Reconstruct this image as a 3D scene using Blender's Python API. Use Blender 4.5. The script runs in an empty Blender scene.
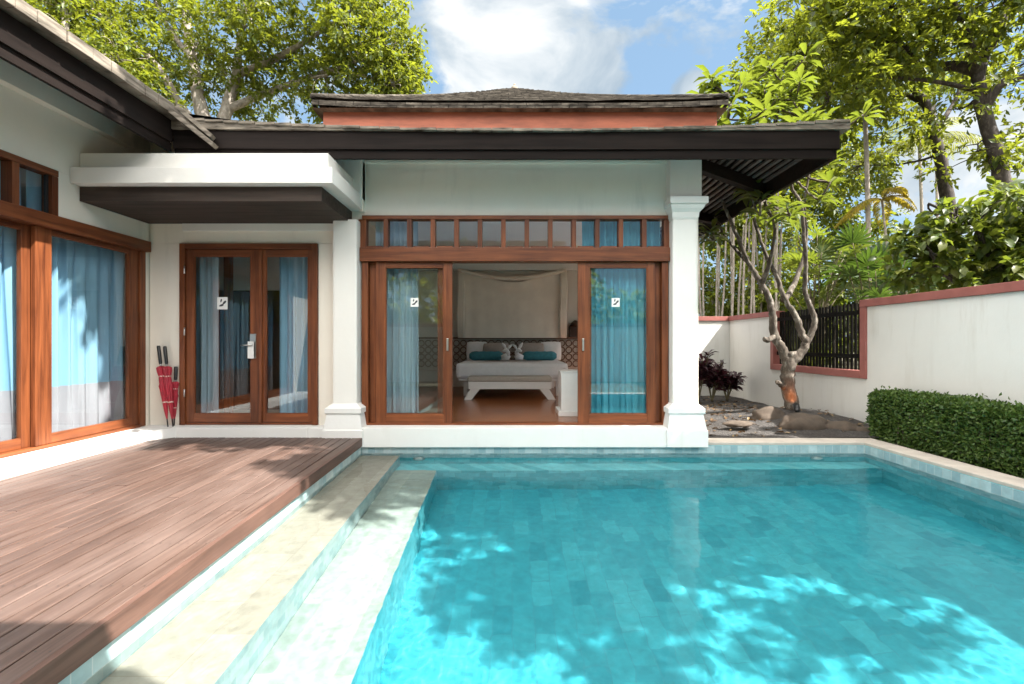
import bpy, bmesh, math, random
import numpy as np
from mathutils import Vector, Matrix, noise

S = bpy.context.scene
COL = S.collection
R = math.radians
rnd = random.Random(7)
CAMZ = 1.40
F = 480.0
SUN = Vector((0.75, -0.35, 1.0)).normalized()


def at(px, py, Y):
    return Vector(((px - 513) / F * Y, Y, CAMZ - (py - 343) / F * Y))


# ------------------------------------------------------------------ mesh builder
class MB:
    def __init__(s):
        s.v, s.f, s.mi, s.sm = [], [], [], []

    def add(s, vs, fs, mi=0, smooth=False):
        o = len(s.v)
        s.v += [tuple(v) for v in vs]
        s.f += [tuple(i + o for i in f) for f in fs]
        s.mi += [mi] * len(fs)
        s.sm += [smooth] * len(fs)
        return s

    def box(s, a, b, mi=0, bev=0.0):
        a, b = [min(a[i], b[i]) for i in range(3)], [max(a[i], b[i]) for i in range(3)]
        if bev <= 0:
            x0, y0, z0 = a
            x1, y1, z1 = b
            return s.add([(x0, y0, z0), (x1, y0, z0), (x1, y1, z0), (x0, y1, z0), (x0, y0, z1), (x1, y0, z1), (x1, y1, z1), (x0, y1, z1)],
                         [(0, 3, 2, 1), (4, 5, 6, 7), (0, 1, 5, 4), (1, 2, 6, 5), (2, 3, 7, 6), (3, 0, 4, 7)], mi)
        bm = bmesh.new()
        bmesh.ops.create_cube(bm, size=1)
        for v in bm.verts:
            v.co = [(a[i] + b[i]) / 2 + v.co[i] * (b[i] - a[i]) for i in range(3)]
        bmesh.ops.bevel(bm, geom=bm.edges[:], offset=bev, segments=2, affect='EDGES', profile=0.6)
        return s.bm(bm, mi)

    def bm(s, bm, mi=0, smooth=False, M=None):
        bm.verts.ensure_lookup_table()
        bm.verts.index_update()
        vs = [(M @ v.co) if M else v.co.copy() for v in bm.verts]
        fs = [[v.index for v in f.verts] for f in bm.faces]
        bm.free()
        return s.add(vs, fs, mi, smooth)

    def bar(s, p, q, w, h, mi=0, up=Vector((0, 0, 1))):
        p, q = Vector(p), Vector(q)
        d = (q - p).normalized()
        r = d.cross(up)
        if r.length < 1e-5:
            r = d.cross(Vector((1, 0, 0)))
        r.normalize()
        u = r.cross(d)
        vs = []
        for e in (p, q):
            for a, b in ((-1, -1), (1, -1), (1, 1), (-1, 1)):
                vs.append(e + r * a * w / 2 + u * b * h / 2)
        return s.add(vs, [(0, 1, 2, 3), (7, 6, 5, 4), (0, 4, 5, 1), (1, 5, 6, 2), (2, 6, 7, 3), (3, 7, 4, 0)], mi)

    def tube(s, pts, rad, n=8, mi=0, cap=True):
        pts = [Vector(p) for p in pts]
        if not isinstance(rad, (list, tuple)):
            rad = [rad] * len(pts)
        vs, fs = [], []
        ref = Vector((0.31, 0.93, 0.2))
        for i, p in enumerate(pts):
            d = (pts[min(i + 1, len(pts) - 1)] - pts[max(i - 1, 0)])
            d = d.normalized() if d.length > 1e-6 else Vector((0, 0, 1))
            x = ref - d * ref.dot(d)
            if x.length < 1e-3:
                x = Vector((1, 0, 0)) - d * d.x
            x.normalize()
            ref = x
            y = d.cross(x)
            for k in range(n):
                a = 2 * math.pi * k / n
                vs.append(p + (x * math.cos(a) + y * math.sin(a)) * rad[i])
        for i in range(len(pts) - 1):
            for k in range(n):
                k2 = (k + 1) % n
                fs.append((i * n + k, i * n + k2, (i + 1) * n + k2, (i + 1) * n + k))
        if cap:
            fs.append(tuple(range(n - 1, -1, -1)))
            fs.append(tuple((len(pts) - 1) * n + k for k in range(n)))
        return s.add(vs, fs, mi, True)

    def lathe(s, prof, c, n=24, mi=0, axis='Z'):
        vs, fs = [], []
        for r, z in prof:
            for k in range(n):
                a = 2 * math.pi * k / n
                if axis == 'Z':
                    vs.append((c[0] + r * math.cos(a), c[1] + r * math.sin(a), c[2] + z))
                else:
                    vs.append((c[0] + r * math.cos(a), c[1] - z, c[2] + r * math.sin(a)))
        for i in range(len(prof) - 1):
            for k in range(n):
                k2 = (k + 1) % n
                fs.append((i * n + k, i * n + k2, (i + 1) * n + k2, (i + 1) * n + k))
        fs.append(tuple(range(n - 1, -1, -1)))
        fs.append(tuple((len(prof) - 1) * n + k for k in range(n)))
        return s.add(vs, fs, mi, True)

    def sheet(s, fn, nu, nv, mi=0, smooth=True):
        vs = [fn(i / nu, j / nv) for j in range(nv + 1) for i in range(nu + 1)]
        fs = [(j * (nu + 1) + i, j * (nu + 1) + i + 1, (j + 1) * (nu + 1) + i + 1, (j + 1) * (nu + 1) + i) for j in range(nv) for i in range(nu)]
        return s.add(vs, fs, mi, smooth)

    def prism(s, poly, z0, z1, mi=0):
        n = len(poly)
        vs = [(x, y, z0) for x, y in poly] + [(x, y, z1) for x, y in poly]
        fs = [tuple(range(n - 1, -1, -1)), tuple(range(n, 2 * n))] + [(i, (i + 1) % n, n + (i + 1) % n, n + i) for i in range(n)]
        return s.add(vs, fs, mi)

    def blob(s, c, r, seed=0, amp=0.15, sub=3, mi=0, freq=1.6, flat=None):
        bm = bmesh.new()
        bmesh.ops.create_icosphere(bm, subdivisions=sub, radius=1)
        for v in bm.verts:
            d = v.co.normalized()
            k = 1 + amp * noise.fractal(d * freq + Vector((seed * 3.7, seed * 1.3, seed)), 1.0, 2.0, 3)
            v.co = Vector((d.x * r[0] * k + c[0], d.y * r[1] * k + c[1], d.z * r[2] * k + c[2]))
        return s.bm(bm, mi, True)

    def build(s, name, mats, parent=None, recalc=True):
        me = bpy.data.meshes.new(name)
        me.from_pydata(s.v, [], s.f)
        if not isinstance(mats, (list, tuple)):
            mats = [mats]
        for m in mats:
            me.materials.append(m)
        me.polygons.foreach_set('material_index', s.mi)
        me.polygons.foreach_set('use_smooth', s.sm)
        if recalc:
            bm = bmesh.new()
            bm.from_mesh(me)
            bmesh.ops.recalc_face_normals(bm, faces=bm.faces[:])
            bm.to_mesh(me)
            bm.free()
        me.update()
        o = bpy.data.objects.new(name, me)
        COL.objects.link(o)
        if parent is not None:
            o.parent = parent
            o.matrix_parent_inverse = Matrix.Translation(parent_world(parent)).inverted()
        return o


def parent_world(o):
    p = Vector(o.location)
    while o.parent is not None:
        p = p + o.matrix_parent_inverse.translation
        o = o.parent
        p = p + Vector(o.location)
    return p


def tag(o, label=None, cat=None, group=None, kind=None):
    if label: o['label'] = label
    if cat: o['category'] = cat
    if group: o['group'] = group
    if kind: o['kind'] = kind
    return o


def thing(name, loc, label, cat, group=None):
    o = bpy.data.objects.new(name, None)
    COL.objects.link(o)
    o.location = loc
    o.empty_display_size = 0.2
    return tag(o, label, cat, group)


def struct(name, mb, m, parent=None):
    o = mb.build(name, m, parent)
    if parent is None:
        o['kind'] = 'structure'
    return o


# ------------------------------------------------------------------ materials
def newmat(name):
    m = bpy.data.materials.new(name)
    m.use_nodes = True
    nt = m.node_tree
    return m, nt, nt.nodes['Principled BSDF'], nt.nodes, nt.links


def coords(nt, scale=(1, 1, 1), rot=(0, 0, 0)):
    g = nt.nodes.new('ShaderNodeNewGeometry')
    mp = nt.nodes.new('ShaderNodeMapping')
    mp.inputs['Scale'].default_value = scale
    mp.inputs['Rotation'].default_value = rot
    nt.links.new(g.outputs['Position'], mp.inputs[0])
    return mp.outputs[0]


def noise_n(nt, co, scale, detail=4, rough=0.6, dist=0.0):
    n = nt.nodes.new('ShaderNodeTexNoise')
    n.inputs['Scale'].default_value = scale
    n.inputs['Detail'].default_value = detail
    n.inputs['Roughness'].default_value = rough
    n.inputs['Distortion'].default_value = dist
    nt.links.new(co, n.inputs['Vector'])
    return n.outputs['Fac']


def ramp(nt, fac, stops):
    r = nt.nodes.new('ShaderNodeValToRGB')
    e = r.color_ramp.elements
    while len(e) < len(stops):
        e.new(0.5)
    for i, (p, c) in enumerate(stops):
        e[i].position = p
        e[i].color = (*c, 1) if len(c) == 3 else c
    nt.links.new(fac, r.inputs[0])
    return r.outputs[0]


def mix(nt, a, b, fac, mode='MIX'):
    n = nt.nodes.new('ShaderNodeMix')
    n.data_type = 'RGBA'
    n.blend_type = mode
    for s, k in ((a, 6), (b, 7)):
        if isinstance(s, tuple):
            n.inputs[k].default_value = (*s, 1)
        else:
            nt.links.new(s, n.inputs[k])
    if isinstance(fac, (int, float)):
        n.inputs[0].default_value = fac
    else:
        nt.links.new(fac, n.inputs[0])
    return n.outputs[2]


def bump(nt, h, b, strength=0.3, dist=0.01):
    n = nt.nodes.new('ShaderNodeBump')
    n.inputs['Strength'].default_value = strength
    n.inputs['Distance'].default_value = dist
    nt.links.new(h, n.inputs['Height'])
    nt.links.new(n.outputs[0], b.inputs['Normal'])


def plain(name, c, rough=0.5, var=0.12, scale=6, bmp=0.0, spec=0.5, metal=0, sc=(1, 1, 1)):
    m, nt, b, N, L = newmat(name)
    co = coords(nt, sc)
    f = noise_n(nt, co, scale, 5)
    d = tuple(x * (1 - var) for x in c)
    u = tuple(min(1, x * (1 + var)) for x in c)
    L.new(ramp(nt, f, [(0.3, d), (0.7, u)]), b.inputs['Base Color'])
    b.inputs['Roughness'].default_value = rough
    b.inputs['Specular IOR Level'].default_value = spec
    b.inputs['Metallic'].default_value = metal
    if bmp:
        bump(nt, noise_n(nt, co, scale * 12, 3), b, bmp, 0.004)
    return m


def stucco(name, c=(0.87, 0.825, 0.735), dirt=(0.50, 0.48, 0.43), dirty=0.34):
    m, nt, b, N, L = newmat(name)
    co = coords(nt)
    base = ramp(nt, noise_n(nt, co, 1.7, 4), [(0.3, tuple(x * 0.95 for x in c)), (0.7, c)])
    st = noise_n(nt, coords(nt, (5, 5, 0.7)), 1.0, 6, 0.65)
    st2 = noise_n(nt, co, 0.9, 3)
    k = nt.nodes.new('ShaderNodeMath'); k.operation = 'MULTIPLY'
    L.new(ramp(nt, st, [(0.52, (0, 0, 0)), (0.78, (1, 1, 1))]), k.inputs[0])
    L.new(ramp(nt, st2, [(0.4, (0, 0, 0)), (0.7, (dirty * 2,) * 3)]), k.inputs[1])
    L.new(mix(nt, base, dirt, k.outputs[0]), b.inputs['Base Color'])
    b.inputs['Roughness'].default_value = 0.75
    b.inputs['Specular IOR Level'].default_value = 0.25
    bump(nt, noise_n(nt, co, 22, 6, 0.7), b, 0.22, 0.006)
    return m


def wood(name, axis, c0, c1, rough=0.42, gs=1.0, bmp=0.12):
    m, nt, b, N, L = newmat(name)
    sc = [26 * gs] * 3
    sc[axis] = 1.3 * gs
    co = coords(nt, tuple(sc))
    g = noise_n(nt, co, 1.0, 6, 0.62, 0.4)
    big = noise_n(nt, coords(nt), 1.3, 3)
    mid = tuple((a + d) / 2 for a, d in zip(c0, c1))
    col = ramp(nt, g, [(0.28, c0), (0.5, mid), (0.75, c1)])
    col = mix(nt, col, tuple(x * 0.55 for x in c0), ramp(nt, big, [(0.5, (0, 0, 0)), (0.85, (0.7,) * 3)]))
    gi = N.new('ShaderNodeNewGeometry')
    col = mix(nt, col, ramp(nt, gi.outputs['Random Per Island'], [(0, (0.72, 0.70, 0.68)), (0.5, (1.0, 0.98, 0.96)), (1, (1.22, 1.2, 1.16))]), 1.0, 'MULTIPLY')
    L.new(col, b.inputs['Base Color'])
    b.inputs['Roughness'].default_value = rough
    b.inputs['Specular IOR Level'].default_value = 0.35
    bump(nt, g, b, bmp, 0.003)
    return m


M = {}
M['stucco'] = stucco('white_stucco')
M['trim'] = stucco('white_trim', (0.83, 0.815, 0.775), dirty=0.12)
M['plinth'] = stucco('white_plinth', (0.82, 0.82, 0.80), dirty=0.2)
M['gwall'] = stucco('garden_wall_paint', (0.74, 0.74, 0.72), (0.40, 0.36, 0.30), 0.32)
TK0, TK1 = (0.070, 0.019, 0.008), (0.27, 0.085, 0.030)
M['teak_x'] = wood('teak_x', 0, TK0, TK1)
M['teak_y'] = wood('teak_y', 1, TK0, TK1)
M['teak_z'] = wood('teak_z', 2, TK0, TK1)
M['dark'] = wood('dark_stained_timber', 0, (0.007, 0.005, 0.0045), (0.019, 0.0135, 0.0115), 0.55, 0.7)
M['darky'] = wood('dark_stained_timber_y', 1, (0.007, 0.005, 0.0045), (0.019, 0.0135, 0.0115), 0.55, 0.7)
M['canopy_dark'] = wood('canopy_brown_boards', 0, (0.040, 0.031, 0.027), (0.085, 0.066, 0.057), 0.5, 0.7)
for k_ in ('dark', 'darky', 'canopy_dark'):
    b_ = M[k_].node_tree.nodes['Principled BSDF']
    b_.inputs['Specular IOR Level'].default_value = 0.12
    b_.inputs['Roughness'].default_value = 0.7
M['fence_black'] = plain('black_stain', (0.010, 0.009, 0.008), 0.8, 0.3, 9, spec=0.05)
M['slat'] = plain('soffit_slat_paint', (0.10, 0.09, 0.085), 0.5, 0.25, 5)
M['terra'] = plain('terracotta_band_paint', (0.46, 0.135, 0.072), 0.6, 0.3, 3.5, 0.1, sc=(0.6, 1, 3))
M['redcap'] = plain('dusty_red_coping_paint', (0.30, 0.10, 0.085), 0.65, 0.15, 4, 0.1)
M['chrome'] = plain('brushed_steel', (0.55, 0.55, 0.54), 0.3, 0.05, 8, metal=1)
M['white_metal'] = plain('white_lacquer', (0.75, 0.75, 0.73), 0.35, 0.03)
M['paper'] = plain('white_card', (0.8, 0.8, 0.78), 0.6, 0.02)
M['ink'] = plain('dark_print', (0.03, 0.035, 0.045), 0.5, 0.1)
M['black'] = plain('black_plastic', (0.015, 0.015, 0.016), 0.4, 0.1)
M['redcloth'] = plain('crimson_nylon', (0.36, 0.014, 0.032), 0.55, 0.25, 18)
M['redband'] = plain('pale_strap', (0.62, 0.42, 0.36), 0.6, 0.1)
M['linen'] = plain('white_linen', (0.78, 0.78, 0.79), 0.8, 0.04, 9, 0.1)
M['pillow_grey'] = plain('taupe_linen', (0.36, 0.31, 0.28), 0.85, 0.08, 30)
M['teal'] = plain('teal_silk', (0.035, 0.20, 0.25), 0.6, 0.2, 14)
M['beige'] = plain('beige_net_fabric', (0.80, 0.74, 0.65), 0.9, 0.06, 3)
M['room'] = plain('room_plaster', (0.76, 0.71, 0.64), 0.85, 0.05, 2)
M['ceil'] = plain('ceiling_paint', (0.82, 0.81, 0.79), 0.85, 0.03, 2)
M['benchpad'] = plain('stone_grey_pad', (0.42, 0.38, 0.33), 0.8, 0.06, 20)
M['hbrown'] = plain('lattice_brown', (0.13, 0.055, 0.03), 0.5, 0.15)
M['dkwood'] = wood('dark_cabinet_wood', 2, (0.035, 0.016, 0.009), (0.085, 0.04, 0.022), 0.4)
M['hall_floor'] = plain('hall_stone_floor', (0.55, 0.50, 0.42), 0.35, 0.08, 3)
M['stem'] = plain('green_brown_stem', (0.13, 0.11, 0.06), 0.8, 0.3, 9)


def curtain_mat(name, c, tr=0.25):
    m, nt, b, N, L = newmat(name)
    co = coords(nt, (1, 1, 0.15))
    col = ramp(nt, noise_n(nt, co, 14, 4), [(0.3, tuple(x * 0.88 for x in c)), (0.7, c)])
    L.new(col, b.inputs['Base Color'])
    b.inputs['Roughness'].default_value = 0.6
    t = N.new('ShaderNodeBsdfTranslucent')
    L.new(col, t.inputs[0])
    mx = N.new('ShaderNodeMixShader')
    mx.inputs[0].default_value = tr
    L.new(b.outputs[0], mx.inputs[1]); L.new(t.outputs[0], mx.inputs[2])
    L.new(mx.outputs[0], N['Material Output'].inputs[0])
    return m


M['cur_blue'] = curtain_mat('blue_curtain', (0.33, 0.57, 0.76))
M['cur_teal'] = curtain_mat('turquoise_curtain', (0.15, 0.54, 0.70))
M['cur_pale'] = curtain_mat('pale_blue_curtain', (0.52, 0.64, 0.74))
M['cur_grey'] = curtain_mat('lilac_grey_curtain_hem', (0.45, 0.42, 0.46))


def glass_mat():
    m, nt, b, N, L = newmat('window_glass')
    N.remove(b)
    t = N.new('ShaderNodeBsdfTransparent'); t.inputs[0].default_value = (0.95, 0.98, 0.98, 1)
    g = N.new('ShaderNodeBsdfGlossy'); g.inputs['Roughness'].default_value = 0.0
    fr = N.new('ShaderNodeFresnel'); fr.inputs[0].default_value = 1.5
    k = N.new('ShaderNodeMath'); k.operation = 'MULTIPLY'; k.inputs[1].default_value = 2.2; k.use_clamp = True
    gb = N.new('ShaderNodeNewGeometry')
    inv = N.new('ShaderNodeMath'); inv.operation = 'SUBTRACT'; inv.inputs[0].default_value = 1.0
    L.new(gb.outputs['Backfacing'], inv.inputs[1])
    k2 = N.new('ShaderNodeMath'); k2.operation = 'MULTIPLY'; L.new(fr.outputs[0], k2.inputs[0]); L.new(inv.outputs[0], k2.inputs[1])
    L.new(k2.outputs[0], k.inputs[0])
    mx = N.new('ShaderNodeMixShader')
    L.new(k.outputs[0], mx.inputs[0]); L.new(t.outputs[0], mx.inputs[1]); L.new(g.outputs[0], mx.inputs[2])
    L.new(mx.outputs[0], N['Material Output'].inputs[0])
    return m


M['glass'] = glass_mat()


def roof_mat():
    m, nt, b, N, L = newmat('weathered_grey_shingle')
    co = coords(nt)
    base = ramp(nt, noise_n(nt, coords(nt, (3, 3, 14)), 2.2, 6, 0.7), [(0.36, (0.020, 0.017, 0.014)), (0.5, (0.060, 0.052, 0.043)), (0.72, (0.165, 0.145, 0.12))])
    br = N.new('ShaderNodeTexBrick')
    br.inputs['Scale'].default_value = 1.0
    br.inputs['Brick Width'].default_value = 0.22
    br.inputs['Row Height'].default_value = 0.085
    br.inputs['Mortar Size'].default_value = 0.006
    br.inputs['Color1'].default_value = (0.75, 0.75, 0.75, 1)
    br.inputs['Color2'].default_value = (1.1, 1.1, 1.1, 1)
    br.inputs['Mortar'].default_value = (0.3, 0.3, 0.3, 1)
    sx = N.new('ShaderNodeSeparateXYZ'); L.new(co, sx.inputs[0])
    ad = N.new('ShaderNodeMath'); ad.operation = 'ADD'
    L.new(sx.outputs[0], ad.inputs[0]); L.new(sx.outputs[1], ad.inputs[1])
    cb = N.new('ShaderNodeCombineXYZ'); L.new(ad.outputs[0], cb.inputs[0]); L.new(sx.outputs[2], cb.inputs[1])
    L.new(cb.outputs[0], br.inputs['Vector'])
    L.new(mix(nt, base, br.outputs[0], 1.0, 'MULTIPLY'), b.inputs['Base Color'])
    b.inputs['Roughness'].default_value = 0.9
    b.inputs['Specular IOR Level'].default_value = 0.08
    bump(nt, br.outputs[0], b, 0.6, 0.02)
    return m


M['roof'] = roof_mat()
M['tile_edge'] = plain('pale_weathered_tile_edge', (0.20, 0.172, 0.14), 0.9, 0.7, 4.5, 0.5, 0.12, sc=(1, 0.6, 5))


def deck_mat():
    m, nt, b, N, L = newmat('weathered_deck_boards')
    g = N.new('ShaderNodeNewGeometry')
    co = coords(nt, (42, 1.6, 42))
    gr = noise_n(nt, co, 1.0, 6, 0.65, 0.3)
    col = ramp(nt, gr, [(0.25, (0.045, 0.025, 0.018)), (0.5, (0.092, 0.056, 0.043)), (0.8, (0.17, 0.113, 0.092))])
    per = ramp(nt, g.outputs['Random Per Island'], [(0.0, (0.80, 0.78, 0.78)), (0.5, (0.96, 0.95, 0.95)), (1.0, (1.12, 1.10, 1.09))])
    col = mix(nt, col, per, 1.0, 'MULTIPLY')
    st = noise_n(nt, coords(nt, (1.2, 0.5, 1)), 1.6, 4)
    col = mix(nt, col, (0.19, 0.14, 0.122), ramp(nt, st, [(0.45, (0, 0, 0)), (0.8, (0.55,) * 3)]))
    L.new(col, b.inputs['Base Color'])
    b.inputs['Roughness'].default_value = 0.5
    b.inputs['Specular IOR Level'].default_value = 0.45
    bump(nt, gr, b, 0.25, 0.003)
    return m


M['deck'] = deck_mat()
M['deckedge'] = wood('deck_edge_board', 1, (0.065, 0.034, 0.026), (0.15, 0.085, 0.066), 0.55)


def tile_mat(name, cols, w, h, mortar, use='XY', rough=0.35, rotz=0.0, msize=0.004):
    m, nt, b, N, L = newmat(name)
    g = N.new('ShaderNodeNewGeometry')
    sx = N.new('ShaderNodeSeparateXYZ'); L.new(g.outputs['Position'], sx.inputs[0])
    cb = N.new('ShaderNodeCombineXYZ')
    if use == 'XY':
        L.new(sx.outputs[1], cb.inputs[0]); L.new(sx.outputs[0], cb.inputs[1])
    else:
        ad = N.new('ShaderNodeMath'); ad.operation = 'ADD'
        L.new(sx.outputs[0], ad.inputs[0]); L.new(sx.outputs[1], ad.inputs[1])
        L.new(ad.outputs[0], cb.inputs[0]); L.new(sx.outputs[2], cb.inputs[1])
    br = N.new('ShaderNodeTexBrick')
    L.new(cb.outputs[0], br.inputs['Vector'])
    br.inputs['Scale'].default_value = 1.0
    br.inputs['Brick Width'].default_value = w
    br.inputs['Row Height'].default_value = h
    br.inputs['Mortar Size'].default_value = msize
    br.inputs['Color1'].default_value = (0, 0, 0, 1)
    br.inputs['Color2'].default_value = (1, 1, 1, 1)
    br.inputs['Mortar'].default_value = (0.5, 0.5, 0.5, 1)
    col = ramp(nt, br.outputs['Color'], cols)
    col = mix(nt, col, mortar, br.outputs['Fac'])
    n2 = noise_n(nt, coords(nt), 11, 4)
    col = mix(nt, col, ramp(nt, n2, [(0.3, (0.85,) * 3), (0.7, (1.1,) * 3)]), 1.0, 'MULTIPLY')
    L.new(col, b.inputs['Base Color'])
    b.inputs['Roughness'].default_value = rough
    return m


M['pool_tile'] = tile_mat('turquoise_pool_tile', [(0, (0.028, 0.275, 0.345)), (0.15, (0.034, 0.315, 0.39)), (0.7, (0.042, 0.355, 0.43)), (1, (0.056, 0.395, 0.47))], 0.30, 0.15, (0.05, 0.30, 0.37), msize=0.003)
M['pool_wall'] = tile_mat('turquoise_wall_tile', [(0, (0.08, 0.42, 0.48)), (0.5, (0.12, 0.50, 0.56)), (1, (0.18, 0.58, 0.63))], 0.15, 0.15, (0.12, 0.40, 0.46), 'W', msize=0.003)
M['band_tile'] = tile_mat('pale_waterline_tile', [(0, (0.26, 0.40, 0.45)), (0.5, (0.36, 0.50, 0.53)), (1, (0.48, 0.60, 0.62))], 0.10, 0.10, (0.45, 0.54, 0.55), 'W', msize=0.004)
M['cream'] = tile_mat('cream_stone_step', [(0, (0.335, 0.30, 0.245)), (0.5, (0.37, 0.335, 0.275)), (1, (0.405, 0.37, 0.31))], 0.6, 0.3, (0.33, 0.29, 0.23), rough=0.6, msize=0.003)
M['ledge'] = tile_mat('pale_green_step_stone', [(0, (0.245, 0.30, 0.27)), (0.5, (0.29, 0.34, 0.305)), (1, (0.335, 0.38, 0.34))], 0.6, 0.3, (0.32, 0.36, 0.29), rough=0.6, msize=0.003)
M['coping'] = plain('sandstone_coping', (0.50, 0.45, 0.40), 0.7, 0.14, 5, 0.3)
M['floor'] = wood('polished_floor_boards', 0, (0.17, 0.055, 0.02), (0.36, 0.135, 0.05), 0.22, 0.5, 0.03)


def ground_mat(name, c0, c1, c2):
    m, nt, b, N, L = newmat(name)
    co = coords(nt)
    f = noise_n(nt, co, 1.6, 8, 0.7)
    col = ramp(nt, f, [(0.3, c0), (0.5, c1), (0.72, c2)])
    v = N.new('ShaderNodeTexVoronoi'); v.inputs['Scale'].default_value = 55
    L.new(co, v.inputs['Vector'])
    col = mix(nt, col, ramp(nt, v.outputs['Color'], [(0.2, (0.5,) * 3), (0.8, (1.5,) * 3)]), 0.8, 'MULTIPLY')
    L.new(col, b.inputs['Base Color'])
    b.inputs['Roughness'].default_value = 0.95
    bump(nt, v.outputs['Distance'], b, 0.9, 0.02)
    return m


M['soil'] = ground_mat('garden_gravel_soil', (0.030, 0.022, 0.017), (0.054, 0.049, 0.047), (0.088, 0.077, 0.069))
M['ground'] = ground_mat('earth', (0.07, 0.065, 0.035), (0.11, 0.10, 0.06), (0.15, 0.13, 0.09))
M['rock'] = plain('brown_boulder', (0.075, 0.056, 0.042), 0.9, 0.4, 5, 0.6)


def bark_mat(name, c0, c1, c2):
    m, nt, b, N, L = newmat(name)
    f = noise_n(nt, coords(nt, (1, 1, 0.45)), 13, 6, 0.7)
    L.new(ramp(nt, f, [(0.3, c0), (0.52, c1), (0.7, c2)]), b.inputs['Base Color'])
    b.inputs['Roughness'].default_value = 0.9
    bump(nt, f, b, 0.8, 0.02)
    return m


M['bark_grey'] = bark_mat('lichen_grey_bark', (0.035, 0.026, 0.02), (0.095, 0.075, 0.058), (0.30, 0.27, 0.23))
M['bark_dark'] = bark_mat('dark_brown_bark', (0.014, 0.010, 0.008), (0.038, 0.029, 0.023), (0.10, 0.082, 0.068))
M['bark_pale'] = bark_mat('pale_bark', (0.16, 0.135, 0.11), (0.30, 0.26, 0.22), (0.45, 0.41, 0.36))


def leaf_mat(name, cols, trans, tf=0.4, rough=0.45):
    m, nt, b, N, L = newmat(name)
    g = N.new('ShaderNodeNewGeometry')
    n = len(cols)
    col = ramp(nt, g.outputs['Random Per Island'], [(i / (n - 1), c) for i, c in enumerate(cols)])
    L.new(col, b.inputs['Base Color'])
    b.inputs['Roughness'].default_value = rough
    b.inputs['Specular IOR Level'].default_value = 0.35
    t = N.new('ShaderNodeBsdfTranslucent')
    tc = mix(nt, col, trans, 0.75)
    L.new(tc, t.inputs[0])
    mx = N.new('ShaderNodeMixShader'); mx.inputs[0].default_value = tf
    L.new(b.outputs[0], mx.inputs[1]); L.new(t.outputs[0], mx.inputs[2])
    L.new(mx.outputs[0], N['Material Output'].inputs[0])
    return m


M['leaf_lime'] = leaf_mat('lime_leaf', [(0.025, 0.045, 0.008), (0.05, 0.085, 0.012), (0.09, 0.13, 0.016), (0.17, 0.18, 0.022), (0.07, 0.095, 0.014), (0.03, 0.055, 0.01)], (0.34, 0.38, 0.025), 0.42)
M['leaf_mid'] = leaf_mat('mid_green_leaf', [(0.02, 0.04, 0.008), (0.038, 0.07, 0.012), (0.075, 0.105, 0.016), (0.12, 0.13, 0.024), (0.045, 0.075, 0.012)], (0.24, 0.30, 0.025), 0.4)
M['leaf_olive'] = leaf_mat('olive_leaf', [(0.05, 0.065, 0.015), (0.09, 0.10, 0.02), (0.13, 0.12, 0.03), (0.07, 0.09, 0.02)], (0.30, 0.32, 0.04), 0.4)
M['leaf_dark'] = leaf_mat('dark_green_leaf', [(0.018, 0.04, 0.010), (0.03, 0.065, 0.014), (0.05, 0.09, 0.018)], (0.12, 0.20, 0.02), 0.3)
M['leaf_deep'] = leaf_mat('deep_green_leaf', [(0.012, 0.03, 0.008), (0.025, 0.055, 0.012), (0.045, 0.08, 0.014), (0.09, 0.12, 0.02)], (0.18, 0.26, 0.02), 0.36)
M['leaf_hedge'] = leaf_mat('hedge_leaf', [(0.03, 0.065, 0.016), (0.055, 0.11, 0.024), (0.11, 0.17, 0.036), (0.065, 0.125, 0.026)], (0.12, 0.2, 0.03), 0.25)
M['leaf_purple'] = leaf_mat('burgundy_leaf', [(0.018, 0.008, 0.012), (0.035, 0.012, 0.018), (0.06, 0.018, 0.025)], (0.12, 0.02, 0.03), 0.2)
M['leaf_gold'] = leaf_mat('gold_frond', [(0.22, 0.17, 0.02), (0.30, 0.22, 0.03), (0.16, 0.16, 0.02)], (0.55, 0.42, 0.04), 0.45)

# ------------------------------------------------------------------ foliage
npr = np.random.default_rng(11)


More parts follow.
